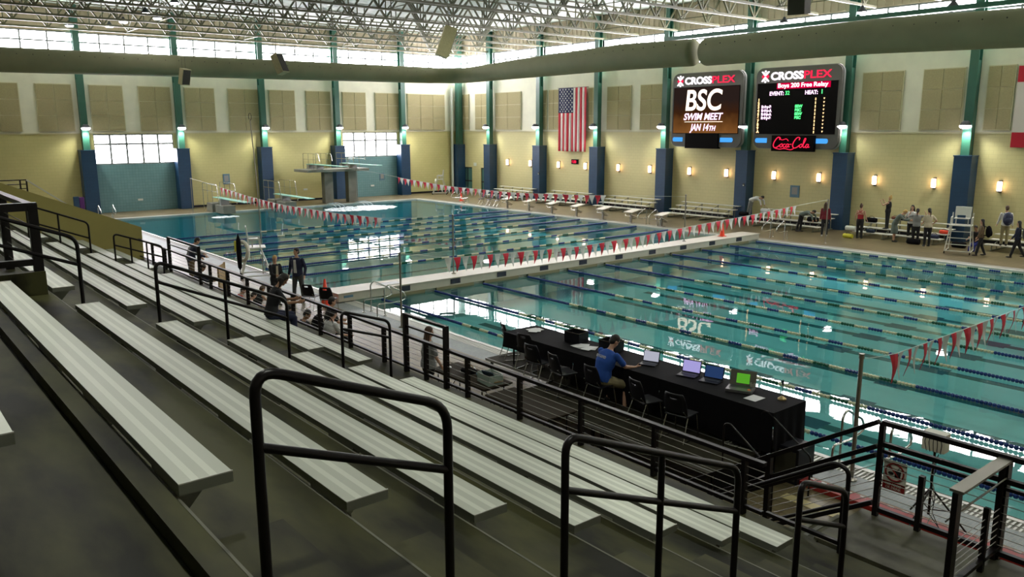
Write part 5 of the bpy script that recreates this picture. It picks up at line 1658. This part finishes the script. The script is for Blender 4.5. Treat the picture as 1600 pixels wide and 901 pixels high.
# bags on the far bleachers and under the rail
def bag(x, y, z, s, m_, lab, rz=0.0, strap='black_plain'):
    t = thing('sports_bag', lab, 'bag', (x, y, z), rz, 'swimmers\' bags')
    b = MB(); b.lathe([(.02 * s, -.26 * s), (.11 * s, -.25 * s), (.125 * s, -.18 * s), (.12 * s, 0), (.125 * s, .18 * s), (.11 * s, .25 * s), (.02 * s, .26 * s)], m_, 12, (0, 0, .115 * s), 'x'); b.v = [(x_, y_, max(0.002, z_)) for x_, y_, z_ in b.v]; b.build('bag_body', t, True)
    MB().tube(rounded([(-.14 * s, 0, .22 * s), (-.08 * s, 0, .30 * s), (.08 * s, 0, .30 * s), (.14 * s, 0, .22 * s)], .06), .012, strap, 6).build('strap', t, True)
bag(-24.6, 42.3, .5, 1.2, 'black_cloth', 'dark bag in front of the person bending in grey')
bag(-29.0, 42.0, .5, 1.1, 'black_cloth', 'dark bag in front of the bending person in white')
bag(-28.1, 42.9, .7, 1.1, 'paper', 'white bundle on the bleacher right of the bending person in white')
bag(-22.0, 41.7, .3, 1.1, 'plaque_white', 'grey-white bag on the bleacher left of the maroon-topped person')
bag(-21.7, 40.9, .0, 1.0, 'yellow_gear', 'yellow bag on the floor at the feet of the maroon-topped person')
bag(-20.9, 41.7, .3, .8, 'lane_mark', 'small blue bag right of the maroon-topped person')
bag(-20.0, 43.2, .9, 1.0, 'black_cloth', 'black bag on the top plank left of the person with raised arms')
bag(-19.4, 43.2, .9, 1.2, 'black_cloth', 'large black bag on the top plank behind the person with raised arms')
bag(-21.5, 42.9, .7, 1.1, 'black_cloth', 'black garment heap against the blue pilaster')
bag(-20.5, 43.5, .9, .7, 'wood_red', 'small maroon bag on the top plank beside the pilaster')
bag(-17.7, 41.85, .3, .9, 'navy_plastic', 'navy bag behind the person in white with a ponytail')
bag(-17.5, 42.45, .5, .8, 'cone_orange', 'orange bag left of the far lifeguard chair')
bag(-16.4, 41.6, .0, 1.2, 'black_cloth', 'black bag under the far lifeguard chair')
bag(-18.4, 41.2, .0, 1.2, 'black_cloth', 'black bag beside the feet of the two people in grey')
bag(-24.9, 9.0, .0, 1.2, 'black_cloth', 'black bag on the near deck left of the seated woman')
bag(-29.0, 9.0, .0, 1.2, 'black_cloth', 'dark bag on the near deck at the feet of the two standing men')
bag(-17.4, 8.8, .0, 1.3, 'wood_red', 'red-brown bag right of the person with the backpack')
bag(-13.2, 8.9, .0, .8, 'board_green', 'small green plastic bundle on the deck under the folding table')

# ================================================================== PEOPLE
mat('skin_light', (.52, .30, .20), .55)
mat('skin_mid', (.36, .19, .11), .55)
mat('skin_dark', (.14, .065, .035), .55)
mat('hair_dark', (.014, .010, .008), .6)
mat('hair_brown', (.07, .035, .018), .6)
mat('hair_blond', (.55, .36, .12), .6)
mat('hair_grey', (.35, .34, .32), .7)
CL = dict(black=(.010, .010, .013), navy=(.012, .016, .045), blue=(.02, .09, .42), khaki=(.28, .24, .13), white=(.62, .62, .60), grey=(.22, .23, .23), dkgrey=(.06, .065, .065), maroon=(.16, .012, .022), brown=(.13, .085, .045), greygreen=(.12, .15, .13), cream=(.50, .44, .32), denim=(.05, .08, .16), red=(.35, .02, .03), royal=(.02, .03, .22), teal=(.10, .20, .19))
for k_, v_ in CL.items(): mat('cloth_' + k_, v_, .85, noise=.08, nscale=6)
mat('shoe_dark', (.012, .012, .014), .6); mat('shoe_light', (.5, .5, .48), .6)

def remeshed(mb, vox, m_, name, parent, smooth=3):
    me = bpy.data.meshes.new('tmp_body'); me.from_pydata(mb.v, [], mb.f)
    bm = bmesh.new(); bm.from_mesh(me); bmesh.ops.recalc_face_normals(bm, faces=bm.faces); bm.to_mesh(me); bm.free()
    ob = bpy.data.objects.new('tmp_body', me); col.objects.link(ob)
    md = ob.modifiers.new('r', 'REMESH'); md.mode = 'VOXEL'; md.voxel_size = vox; md.use_smooth_shade = True
    ms = ob.modifiers.new('s', 'SMOOTH'); ms.factor = .5; ms.iterations = smooth
    bpy.context.view_layer.update()
    out = bpy.data.meshes.new_from_object(ob.evaluated_get(bpy.context.evaluated_depsgraph_get()))
    bpy.data.objects.remove(ob); bpy.data.meshes.remove(me)
    out.name = name
    out.materials.clear(); out.materials.append(MATS[m_])
    out.shade_smooth()
    o = bpy.data.objects.new(name, out); col.objects.link(o); o.parent = parent
    return o
def cap(b, p, q, r0, r1, n=10):
    p, q = Vector(p), Vector(q); d = q - p
    if d.length < 1e-5: return
    u = d.normalized(); pts = []; rs = []
    for a in (80, 50, 20): pts.append(p - u * r0 * math.sin(math.radians(a))); rs.append(r0 * math.cos(math.radians(a)))
    for k in range(4): pts.append(p + d * k / 3); rs.append(r0 + (r1 - r0) * k / 3)
    for a in (20, 50, 80): pts.append(q + u * r1 * math.sin(math.radians(a))); rs.append(r1 * math.cos(math.radians(a)))
    b.tube(pts, rs, 'paper', n)
def loft(b, rings, n=16):
    """rings: (centre, right vector, front vector, half width, half depth)"""
    vs = []
    for c, rv, fv, a, d in rings:
        for k in range(n):
            t_ = 2 * PI * k / n
            vs.append(Vector(c) + rv * a * math.cos(t_) + fv * d * math.sin(t_))
    N = len(rings)
    fs = [(i * n + k, i * n + (k + 1) % n, (i + 1) * n + (k + 1) % n, (i + 1) * n + k) for i in range(N - 1) for k in range(n)]
    fs += [tuple(reversed(range(n))), tuple((N - 1) * n + k for k in range(n))]
    b.add(vs, fs, 'paper')

def person(loc, heading, label, h=1.72, lean=2, curve=0, head=(0, 0), legs=((0, 0), (0, 0)), arms=((0, 8, 8, 0), (0, 8, 8, 0)), seat=None,
           skin='skin_light', hair='hair_dark', hairstyle='short', top='white', sleeve='short', bottom='black', leglen='long', shoes='shoe_dark',
           fem=False, splay=(2, 2), vox=.017, robe=None, extra=None, openshirt=None, wide=1.1):
    s = h / 1.75
    t = thing('person', label, 'person', loc, heading)
    ang = lambda a: math.radians(a)
    X = Vector((1, 0, 0))
    d1 = Vector((0, math.sin(ang(lean)), math.cos(ang(lean)))); d2 = Vector((0, math.sin(ang(lean + curve)), math.cos(ang(lean + curve))))
    f1 = Vector((0, d1.z, -d1.y)); f2 = Vector((0, d2.z, -d2.y))
    P = Vector((0, 0, 0))
    wst = P + d1 * .16 * s; chest = wst + (d1 + d2).normalized() * .20 * s; nb = chest + d2 * .175 * s
    sw = (.175 if fem else .20) * s * wide; hw = (.165 if fem else .155) * s * wide
    # legs
    J = []
    for i, sx in enumerate((-1, 1)):
        a, k = legs[i]; ab = splay[i]
        hp = P + Vector((sx * .09 * s, 0, -.04 * s))
        dt = Vector((sx * math.sin(ang(ab)), math.sin(ang(a)) * math.cos(ang(ab)), -math.cos(ang(a)) * math.cos(ang(ab))))
        kn = hp + dt * .43 * s
        ds = Vector((sx * math.sin(ang(ab * .4)), math.sin(ang(a - k)), -math.cos(ang(a - k))))
        an = kn + ds.normalized() * .42 * s
        J.append((hp, kn, an))
    ax, ay = heading, 0
    zmin = min(j[2].z for j in J) - .075 * s
    off = Vector((0, 0, -zmin)) if seat is None else Vector((0, 0, seat + .11 * s))
    def M(v): return v + off
    B = MB()
    # trunk
    rings = [(M(P - d1 * .09 * s), X, f1, hw * .72, .088 * s), (M(P - d1 * .03 * s), X, f1, hw, .112 * s * wide), (M(P + d1 * .05 * s), X, f1, hw * .97, .112 * s * wide), (M(wst), X, f1, hw * (.78 if fem else .88), .095 * s * wide),
             (M(wst + (chest - wst) * .6), X, f2, sw * .84, .112 * s * wide), (M(chest), X, f2, sw * .90, .118 * s), (M(chest + d2 * .10 * s), X, f2, sw * .86, .095 * s), (M(nb - d2 * .01 * s), X, f2, sw * .45, .07 * s), (M(nb + d2 * .03 * s), X, f2, .058 * s, .058 * s)]
    loft(B, rings)
    hp_, hy_ = head
    hd = Vector((math.sin(ang(hy_)) * math.sin(ang(-hp_)) * 0, math.sin(ang(lean + curve - hp_)), math.cos(ang(lean + curve - hp_))))
    hc = nb + d2 * .07 * s + hd * .135 * s
    cap(B, M(nb - d2 * .02 * s), M(nb + d2 * .07 * s + hd * .05 * s), .056 * s, .052 * s)
    Rh = Matrix.Rotation(ang(-hy_), 3, 'Z') @ Matrix.Rotation(-ang(lean + curve - hp_), 3, 'X')
    def H(v): return M(hc) + Rh @ (Vector(v) * s)
    B.ell(H((0, -.008, .02)), (.075 * s, .093 * s, .100 * s), 'paper', 16, 12, Rh)
    B.ell(H((0, .022, -.05)), (.056 * s, .066 * s, .068 * s), 'paper', 14, 10, Rh)
    B.ell(H((0, .090, -.022)), (.013 * s, .020 * s, .022 * s), 'paper', 8, 6, Rh)
    B.ell(H((0, .075, -.088)), (.026 * s, .020 * s, .018 * s), 'paper', 8, 6, Rh)
    for sx in (-1, 1): B.ell(H((sx * .077, -.008, -.012)), (.012 * s, .022 * s, .032 * s), 'paper', 8, 6, Rh)
    for hp, kn, an in J:
        cap(B, M(hp), M(kn), .082 * s * wide, .054 * s); cap(B, M(kn), M(kn + (an - kn) * .35), .052 * s, .056 * s); cap(B, M(kn + (an - kn) * .35), M(an), .054 * s, .037 * s)
        cap(B, M(an + Vector((0, -.03 * s, -.04 * s))), M(an + Vector((0, .14 * s, -.05 * s))), .034 * s, .028 * s)
    AR = []
    for i, sx in enumerate((-1, 1)):
        pt, ab, el, inn = arms[i]
        sh = nb - d2 * .055 * s + X * sx * (sw * .93)
        def D(p_, a_): return Vector((sx * math.sin(ang(a_)), math.sin(ang(p_)) * math.cos(ang(a_)), -math.cos(ang(p_)) * math.cos(ang(a_))))
        e = sh + D(pt, ab) * .285 * s; w = e + D(pt + el, ab - inn) * .25 * s
        dh = D(pt + el + 6, ab - inn)
        AR.append((sh, e, w, dh))
        cap(B, M(sh), M(e), .050 * s, .040 * s); cap(B, M(e), M(w), .039 * s, .027 * s)
        # hand: palm, four unequal bent fingers and a thumb leaving the side of the palm
        lat = dh.cross(Vector((1, 0, 0)) if abs(dh.x) < .8 else Vector((0, 1, 0))).normalized()
        pal = dh.cross(lat).normalized()
        cap(B, M(w + dh * .01 * s + lat * .018 * s), M(w + dh * .075 * s + lat * .022 * s), .020 * s, .017 * s, 8); cap(B, M(w + dh * .01 * s - lat * .018 * s), M(w + dh * .075 * s - lat * .022 * s), .020 * s, .017 * s, 8)
        fr = max(.0085, vox * .55)
        for q, (o_, l_) in enumerate(((-.032, .060), (-.011, .075), (.011, .070), (.031, .055))):
            b0 = w + dh * .080 * s + lat * o_ * s; b1 = b0 + dh * l_ * .55 * s + pal * .006 * s; b2 = b1 + (dh * .7 + pal * .7).normalized() * l_ * .5 * s
            cap(B, M(b0 - dh * .02 * s), M(b1), fr, fr * .95, 6); cap(B, M(b1), M(b2), fr * .95, fr * .8, 6)
        tb = w + dh * .025 * s - lat * .030 * s; te = tb + (dh * .6 - lat * .8).normalized() * .055 * s
        cap(B, M(tb), M(te), fr * 1.1, fr, 6)
    remeshed(B, vox, skin, 'body', t, 2)
    # clothing
    g = .013
    if top:
        S = MB()
        low = 1 if not robe else 1
        lo = [(M(P - d1 * .06 * s), X, f1, hw + g + .004, .118 * s * wide + g), (M(P + d1 * .05 * s), X, f1, hw + g, .118 * s * wide + g), (M(wst), X, f1, hw * (.82 if fem else .93) + g, .10 * s * wide + g),
              (M(wst + (chest - wst) * .6), X, f2, sw * .86 + g, .115 * s * wide + g), (M(chest), X, f2, sw * .92 + g, .12 * s + g), (M(chest + d2 * .10 * s), X, f2, sw * .88 + g, .097 * s + g), (M(nb - d2 * .005 * s), X, f2, sw * .47 + g, .072 * s + g), (M(nb + d2 * .015 * s), X, f2, .066 * s, .066 * s)]
        if robe: lo = [(M(P - Vector((0, 0, .52 * s))), X, Vector((0, 1, 0)), hw + .09, .17 * s + g), (M(P - Vector((0, 0, .25 * s))), X, Vector((0, 1, 0)), hw + .06, .15 * s + g)] + lo
        loft(S, lo)
        for sh, e, w, dh in AR:
            if sleeve == 'none': break
            cap(S, M(sh), M(e if sleeve == 'long' else sh + (e - sh) * .72), .050 * s + g, .042 * s + g * (1 if sleeve == 'long' else 1.6))
            if sleeve == 'long': cap(S, M(e), M(e + (w - e) * .92), .042 * s + g, .031 * s + g)
        if sleeve == 'none':
            pass
        remeshed(S, vox, 'cloth_' + top, 'robe' if robe else ('jacket' if openshirt else 'shirt'), t, 2)
        if openshirt:
            Q = MB(); cc = M(chest)
            Q.prism([(-.05 * s, -.30 * s), (.05 * s, -.30 * s), (.035 * s, .13 * s), (-.035 * s, .13 * s)], .117 * s + g, .140 * s + g, 'cloth_' + openshirt, 'y')
            Rl = Matrix.Rotation(-ang(lean + curve), 3, 'X'); Q.v = [tuple(Rl @ Vector(p) + cc) for p in Q.v]
            Q.build('shirt_front', t)
    if bottom:
        S = MB()
        loft(S, [(M(P - d1 * .10 * s), X, f1, hw * .8 + g, .09 * s + g), (M(P - d1 * .03 * s), X, f1, hw + g * .7, .114 * s * wide + g * .7), (M(P + d1 * .05 * s), X, f1, hw * .97 + g * .7, .112 * s * wide + g * .7), (M(P + d1 * .09 * s), X, f1, hw * .90 + g * .6, .105 * s * wide + g * .5)])
        for hp, kn, an in J:
            if leglen == 'long':
                cap(S, M(hp), M(kn), .084 * s * wide + g, .058 * s + g); cap(S, M(kn), M(kn + (an - kn) * .93), .057 * s + g, .044 * s + g)
            elif leglen == 'knee':
                cap(S, M(hp), M(kn + (kn - hp) * -.02), .086 * s * wide + g, .066 * s + g * 1.3)
            elif leglen == 'mini':
                cap(S, M(hp), M(hp + (kn - hp) * .30), .084 * s * wide + g, .080 * s + g)
        remeshed(S, vox, 'cloth_' + bottom, 'shorts' if leglen in ('knee', 'mini') else 'trousers', t, 2)
    for hp, kn, an in J:
        S = MB(); c = M(an)
        S.ell(c + Vector((0, .055 * s, -.048 * s)), (.043 * s, .135 * s, .034 * s), 'shoe_dark', 12, 8); S.ell(c + Vector((0, -.01 * s, -.012 * s)), (.042 * s, .055 * s, .045 * s), 'shoe_dark', 10, 8)
        S.ms = [shoes]; S.build('shoe', t, True)
    # hair
    if hairstyle != 'none':
        S = MB()
        S.ell(H((0, -.016, .036)), (.083 * s, .098 * s, .098 * s), 'paper', 16, 10, Rh)
        S.ell(H((0, -.045, -.01)), (.080 * s, .070 * s, .090 * s), 'paper', 14, 8, Rh)
        if hairstyle in ('long', 'messy'):
            L_ = .36 if hairstyle == 'long' else .30
            for q in range(7):
                xx = -.075 + .025 * q
                h0 = H((xx, -.060, -.01)); cap(S, h0, h0 + Vector((xx * .3, -.055 - .012 * math.cos(q) - .10 * math.sin(ang(lean + curve)) * -1, -L_ + .03 * math.cos(q * 1.7))) * s, .032 * s, .024 * s)
            for sx in (-1, 1): h0 = H((sx * .075, -.015, .0)); cap(S, h0, h0 + Vector((sx * .015, -.03, -.22)) * s, .026 * s, .018 * s)
        if hairstyle == 'pony':
            cap(S, H((0, -.095, .03)), H((0, -.15, -.04)), .030 * s, .034 * s); cap(S, H((0, -.15, -.04)), H((0.01, -.14, -.28)), .034 * s, .014 * s)
        if hairstyle == 'bun': S.ell(H((0, -.05, .13)), (.045 * s, .045 * s, .04 * s), 'paper', 10, 8)
        if hairstyle == 'cap': S.ell(H((0, .07, .055)), (.065 * s, .06 * s, .012 * s), 'paper', 12, 6, Rh)
        # keep the face free: hair is pushed back in front
        out = []
        for v in S.v:
            lv = Rh.transposed() @ (Vector(v) - M(hc)) / s
            if lv.y > .045 and lv.z < .06: lv.y = .045
            out.append(tuple(M(hc) + Rh @ (lv * s)))
        S.v = out
        remeshed(S, min(vox, .014), hair, 'hair', t, 1)
    S = MB()
    for sx in (-1, 1): S.ell(H((sx * .031, .077, .004)), (.012 * s, .008 * s, .007 * s), 'black_plain', 8, 6, Rh)
    S.build('eyes', t)
    S = MB(); S.ell(H((0, .087, -.062)), (.022 * s, .006 * s, .005 * s), 'pennant_red', 8, 6, Rh); S.ms = ['cloth_maroon']; S.build('mouth', t)
    if extra: extra(t, M, dict(nb=nb, chest=chest, wst=wst, P=P, arms=AR, J=J, s=s, X=X, f2=f2, d2=d2))
    return t
def face(dx, dy):
    """heading so that local +Y looks along (dx, dy)"""
    return math.atan2(-dx, dy)
def backpack(loc, heading, z, lean, s, m_, lab):
    t = thing('backpack', lab, 'bag', (loc[0], loc[1], z), heading)
    R_ = Matrix.Rotation(-math.radians(lean), 3, 'X')
    b = MB(); b.ell(R_ @ Vector((0, -.24, 0)), (.16 * s, .11 * s, .24 * s), m_, 14, 10, R_); b.build('pack_body', t, True)
    b = MB(); b.ell(R_ @ Vector((0, -.33, -.07)), (.12 * s, .06 * s, .12 * s), m_, 12, 8, R_); b.build('front_pocket', t, True)
    for sx in (-1, 1):
        MB().tube(rounded([R_ @ Vector((sx * .10, -.17, .20)), R_ @ Vector((sx * .12, -.02, .27)), R_ @ Vector((sx * .13, .125, .12)), R_ @ Vector((sx * .14, .10, -.12)), R_ @ Vector((sx * .13, -.17, -.18))], .08), .014, m_, 6).build('shoulder_strap', t, True)
    return t

# --- near side
person((-25.3, 11.45, 0), face(.55, -.83), 'standing man in dark suit jacket and white shirt, hands in pockets, on the near deck', h=1.80, top='navy', sleeve='long', openshirt='white', bottom='dkgrey', arms=((-8, 16, 28, 14), (-8, 16, 28, 14)), head=(0, 30), legs=((-3, 0), (4, 2)), splay=(5, 6), skin='skin_light', hair='hair_dark', vox=.014)
person((-25.4, 10.7, 0), face(.9, .1), 'standing blonde woman in a dark jacket beside the man in the suit', h=1.62, fem=True, top='black', sleeve='long', openshirt='cream', bottom='black', arms=((14, 6, 70, 16), (18, 6, 66, 18)), head=(-8, 10), hair='hair_blond', hairstyle='pony', vox=.014)
person((-15.55, 6.42, 0), face(.25, .97), 'seated dark-haired person in black on the lowest middle bench, looking at a phone', h=1.74, fem=True, seat=flo(6) + .43, lean=10, curve=14, head=(-20, 12), top='black', sleeve='short', bottom='navy', arms=((28, 6, 62, 10), (30, 8, 60, 14)), legs=((82, 74), (80, 80)), splay=(4, 10), skin='skin_mid', hair='hair_dark', hairstyle='long', vox=.013)
person((-13.8, 9.05, 0), face(-.15, -1) + PI, 'standing long-haired woman in a grey tee and shorts behind the guard rail', h=1.66, fem=True, wide=1.3, top='grey', sleeve='short', bottom='black', leglen='mini', skin='skin_light', hair='hair_brown', hairstyle='long', arms=((4, 6, 10, 0), (12, 10, 14, -4)), head=(-5, 15), vox=.013, shoes='shoe_light')
person((-10.62, 10.98, 0), face(.12, 1), 'seated man in a royal blue shirt and khaki shorts at the officials\' table', h=1.80, seat=SZ + .45, lean=12, curve=16, head=(-12, 12), top='blue', sleeve='short', bottom='khaki', leglen='knee', arms=((34, 16, 46, 30), (36, 14, 44, 10)), legs=((80, 98), (74, 84)), splay=(8, 22), skin='skin_light', hair='hair_dark', vox=.013, wide=1.25,
       extra=lambda t, M, q: setattr(text('LIFEGUARD', 0, 0, .055, 'paper', t, 'shirt_lettering', y=0, fit=.27, ext=.003), 'matrix_local', Matrix.Translation(M(q['chest'] + q['d2'] * .06 + Vector((-.135, -.165, 0)))) @ Matrix.Rotation(-math.radians(24), 4, 'X')))
person((-31.5, 9.9, 0), face(.3, .95), 'standing grey-haired person in a light top leaning at the rail on the near deck', h=1.72, lean=14, curve=16, top='grey', sleeve='long', bottom='dkgrey', arms=((20, 8, 50, 10), (20, 8, 50, 10)), hair='hair_grey', head=(-18, 0))
person((-30.8, 9.75, 0), face(.2, .98), 'standing man in a dark jacket beside the grey-haired person', h=1.76, lean=10, curve=12, top='navy', sleeve='long', bottom='brown', arms=((14, 12, 30, 8), (20, 8, 50, 10)), head=(-14, 0))
def seated_on_deck(x, y, hd, lab, **k):
    o = dict(seat=.02, lean=6, curve=22, head=(-10, 0), legs=((98, 118), (92, 105)), splay=(10, 12), arms=((42, 8, 40, 20), (40, 8, 44, 20)))
    o.update(k); return person((x, y, 0), hd, lab, **o)
seated_on_deck(-27.55, 8.8, face(.3, .95), 'dark-haired person sitting low beside the tan cardboard sheet', top='navy', sleeve='long', h=1.7, seat=.42)
seated_on_deck(-25.15, 9.25, face(.5, .8), 'swimmer sitting on the near deck, leftmost of the group left of the seated woman', top='red', sleeve='none', h=1.6, skin='skin_light', bottom='black', leglen='mini')
seated_on_deck(-24.75, 9.75, face(-.2, .9), 'swimmer sitting on the near deck, middle of the group left of the seated woman', top='black', sleeve='none', h=1.6, skin='skin_light', bottom='black', leglen='mini', hair='hair_brown')
seated_on_deck(-24.05, 9.15, face(.1, .9), 'swimmer in a white top sitting on the near deck, right of the group', top='white', sleeve='short', h=1.6, bottom='black', hairstyle='bun')
person((-19.55, 8.25, 0), face(.55, .75), 'seated person in a dark jacket shown in profile, beside the white headband', h=1.72, seat=.45, lean=16, curve=12, head=(0, 10), top='black', sleeve='long', bottom='black', arms=((38, 6, 44, 14), (38, 6, 44, 14)), legs=((80, 80), (80, 80)), skin='skin_light', hair='hair_dark', vox=.015)
person((-18.85, 8.4, 0), face(.6, .7), 'seated person in a dark jacket with a white headband', h=1.70, seat=.45, lean=16, curve=14, head=(-6, 0), top='black', sleeve='long', openshirt='white', bottom='black', arms=((38, 6, 50, 14), (38, 6, 50, 14)), legs=((80, 80), (80, 80)), skin='skin_mid', hair='hair_dark', vox=.015)
person((-18.0, 8.85, 0), face(-.1, 1), 'seated person in a dark cap seen from behind with a large backpack', h=1.74, seat=.45, lean=8, curve=10, head=(-8, 0), top='white', sleeve='short', bottom='black', legs=((80, 80), (80, 80)), arms=((24, 10, 50, 14), (24, 14, 50, 14)), hairstyle='cap', vox=.015)
backpack((-18.0, 8.80), face(-.1, 1), .98, 12, 1.25, 'black_cloth', 'large black backpack on the seated person in the cap')
person((-19.25, 9.5, 0), face(.2, 1), 'person sitting in front of the one with the cap, only the dark hair showing', h=1.76, seat=.45, lean=6, curve=6, top='black', sleeve='short', bottom='black', legs=((80, 80), (80, 80)), arms=((24, 10, 50, 14), (24, 14, 50, 14)))
for i, (x, y, hd, l) in enumerate(((-19.55, 8.2, face(.55, .75), 'chair under the person in profile right of the seated woman'), (-18.85, 8.35, face(.6, .7), 'chair under the person with the white headband'), (-18.0, 8.8, face(-.1, 1), 'chair under the person in the cap'), (-19.25, 9.45, face(.2, 1), 'chair in front of the one with the capped person'), (-27.75, 8.95, face(.3, .95), 'chair of the person beside the tan cardboard sheet'))):
    chair(x, y, 0, hd, 'dark ' + l, 'dark chairs of the people on the near deck')

# --- far side
person((-28.75, 42.35, .50), face(.9, .1), 'person in a white top bending over by the blue pilaster on the far deck', h=1.74, lean=62, curve=22, head=(10, 0), legs=((-8, 0), (-14, 0)), arms=((60, 6, -50, 4), (62, 6, -48, 4)), top='white', sleeve='long', bottom='grey', hair='hair_dark', vox=.02)
person((-24.75, 41.35, 0), face(.95, .1), 'person in a grey shirt bending over bags on the far bleacher', h=1.74, lean=62, curve=20, head=(10, 0), legs=((-6, 0), (-14, 0)), arms=((60, 6, -50, 4), (62, 6, -48, 4)), top='greygreen', sleeve='long', bottom='black', vox=.02)
person((-22.9, 40.6, 0), face(-.4, .9), 'standing long-haired person in maroon beside a flag pole on the far deck', h=1.76, fem=True, top='maroon', sleeve='long', bottom='black', hair='hair_brown', hairstyle='long', legs=((-5, 0), (6, 3)), vox=.02, shoes='shoe_light')
person((-21.25, 41.2, 0), face(-.1, 1), 'standing swimmer in a red crossed-back suit and dark trousers', h=1.74, fem=True, top=None, bottom='black', hair='hair_brown', hairstyle='bun', skin='skin_light', arms=((-6, 18, 40, 10), (-6, 18, 40, 10)), vox=.02,
       extra=lambda t, M, q: (lambda S: (loft(S, [(M(q['P'] - q['d2'] * .02), q['X'], q['f2'], .185, .130), (M(q['wst']), q['X'], q['f2'], .150, .118), (M(q['wst'] + (q['chest'] - q['wst']) * .75), q['X'], q['f2'], .163, .130)]), S.tube([M(q['chest'] + Vector((-.14, -.10, .0))), M(q['chest'] + Vector((0, -.135, .08))), M(q['nb'] + Vector((.10, -.05, .0)))], .016, 'paper', 6), S.tube([M(q['chest'] + Vector((.14, -.10, .0))), M(q['chest'] + Vector((0, -.135, .08))), M(q['nb'] + Vector((-.10, -.05, .0)))], .016, 'paper', 6), setattr(S, 'ms', ['cloth_red']), S.build('swimsuit', t, True)))(MB()))
person((-20.35, 42.3, .50), face(-.9, -.1), 'swimmer in a dark tank top standing on the bleacher with raised hands', h=1.68, fem=True, top='black', sleeve='none', bottom='black', hair='hair_blond', hairstyle='bun', arms=((58, 10, 88, 16), (54, 14, 92, 20)), head=(0, 10), lean=-4, vox=.02)
person((-19.45, 41.3, 0), face(.9, .25), 'person in a long grey-green robe bending towards a friend', h=1.74, fem=True, lean=24, curve=16, head=(-8, 0), top='greygreen', sleeve='long', robe=True, bottom=None, arms=((46, 8, 40, 10), (46, 8, 40, 10)), hair='hair_blond', hairstyle='short', vox=.02)
person((-18.95, 42.0, 0), face(.2, -.95), 'person in a white tee facing out between the robe and the grey tee', h=1.80, top='white', sleeve='short', bottom='black', hair='hair_dark', hairstyle='long', arms=((16, 12, 70, 20), (16, 12, 70, 20)), skin='skin_light', vox=.02)
person((-18.35, 41.25, 0), face(-.3, .95), 'person in a grey tee with hands on the head seen from behind', h=1.72, top='grey', sleeve='short', bottom='black', hair='hair_dark', hairstyle='pony', arms=((70, 50, 112, 70), (70, 50, 112, 70)), vox=.02)
person((-17.65, 40.95, 0), face(-.75, .6), 'person in a white tee with a long dark ponytail and hand on hip', h=1.80, fem=True, top='cream', sleeve='short', bottom='black', hair='hair_dark', hairstyle='pony', arms=((6, 8, 60, 20), (-20, 38, 60, 60)), vox=.02)
person((-15.5, 41.35, 0), face(-.1, -1), 'person in royal blue trousers sitting behind the far lifeguard chair', h=1.74, seat=.30, lean=14, curve=10, top='black', sleeve='short', bottom='royal', legs=((78, 64), (70, 56)), arms=((30, 8, 40, 14), (30, 8, 40, 14)), skin='skin_mid', hair='hair_dark', vox=.02)
person((-14.75, 39.75, 0), face(-.85, -.45), 'walking person in a brown top with long dark hair and a black backpack', h=1.62, fem=True, top='brown', sleeve='long', bottom='black', hair='hair_dark', hairstyle='long', legs=((12, 2), (-10, 12)), arms=((10, 8, 20, 0), (-10, 8, 12, 0)), vox=.02)
backpack((-14.72, 39.77), face(-.85, -.45), 1.10, 2, 1.15, 'black_cloth', 'black backpack on the walking person in brown')
person((-14.5, 41.75, .30), face(-.55, .8), 'tall man in white shirt and khakis standing on the bleacher', h=1.80, top='white', sleeve='long', bottom='khaki', hair='hair_brown', arms=((14, 10, 20, 4), (0, 10, 14, 0)), vox=.02)
backpack((-14.48, 41.72), face(-.55, .8), 1.58, 2, 1.35, 'navy_plastic', 'dark blue backpack on the tall man in the white shirt')
person((-13.45, 40.35, 0), face(-.95, -.2), 'walking person in dark clothes with a grey backpack at the right edge', h=1.62, fem=True, top='navy', sleeve='long', bottom='black', hair='hair_dark', hairstyle='long', legs=((16, 2), (-16, 14)), arms=((14, 8, 20, 0), (-14, 8, 12, 0)), vox=.02)
backpack((-13.42, 40.36), face(-.95, -.2), 1.08, 2, 1.2, 'board_grey', 'grey backpack on the walking person at the right edge')
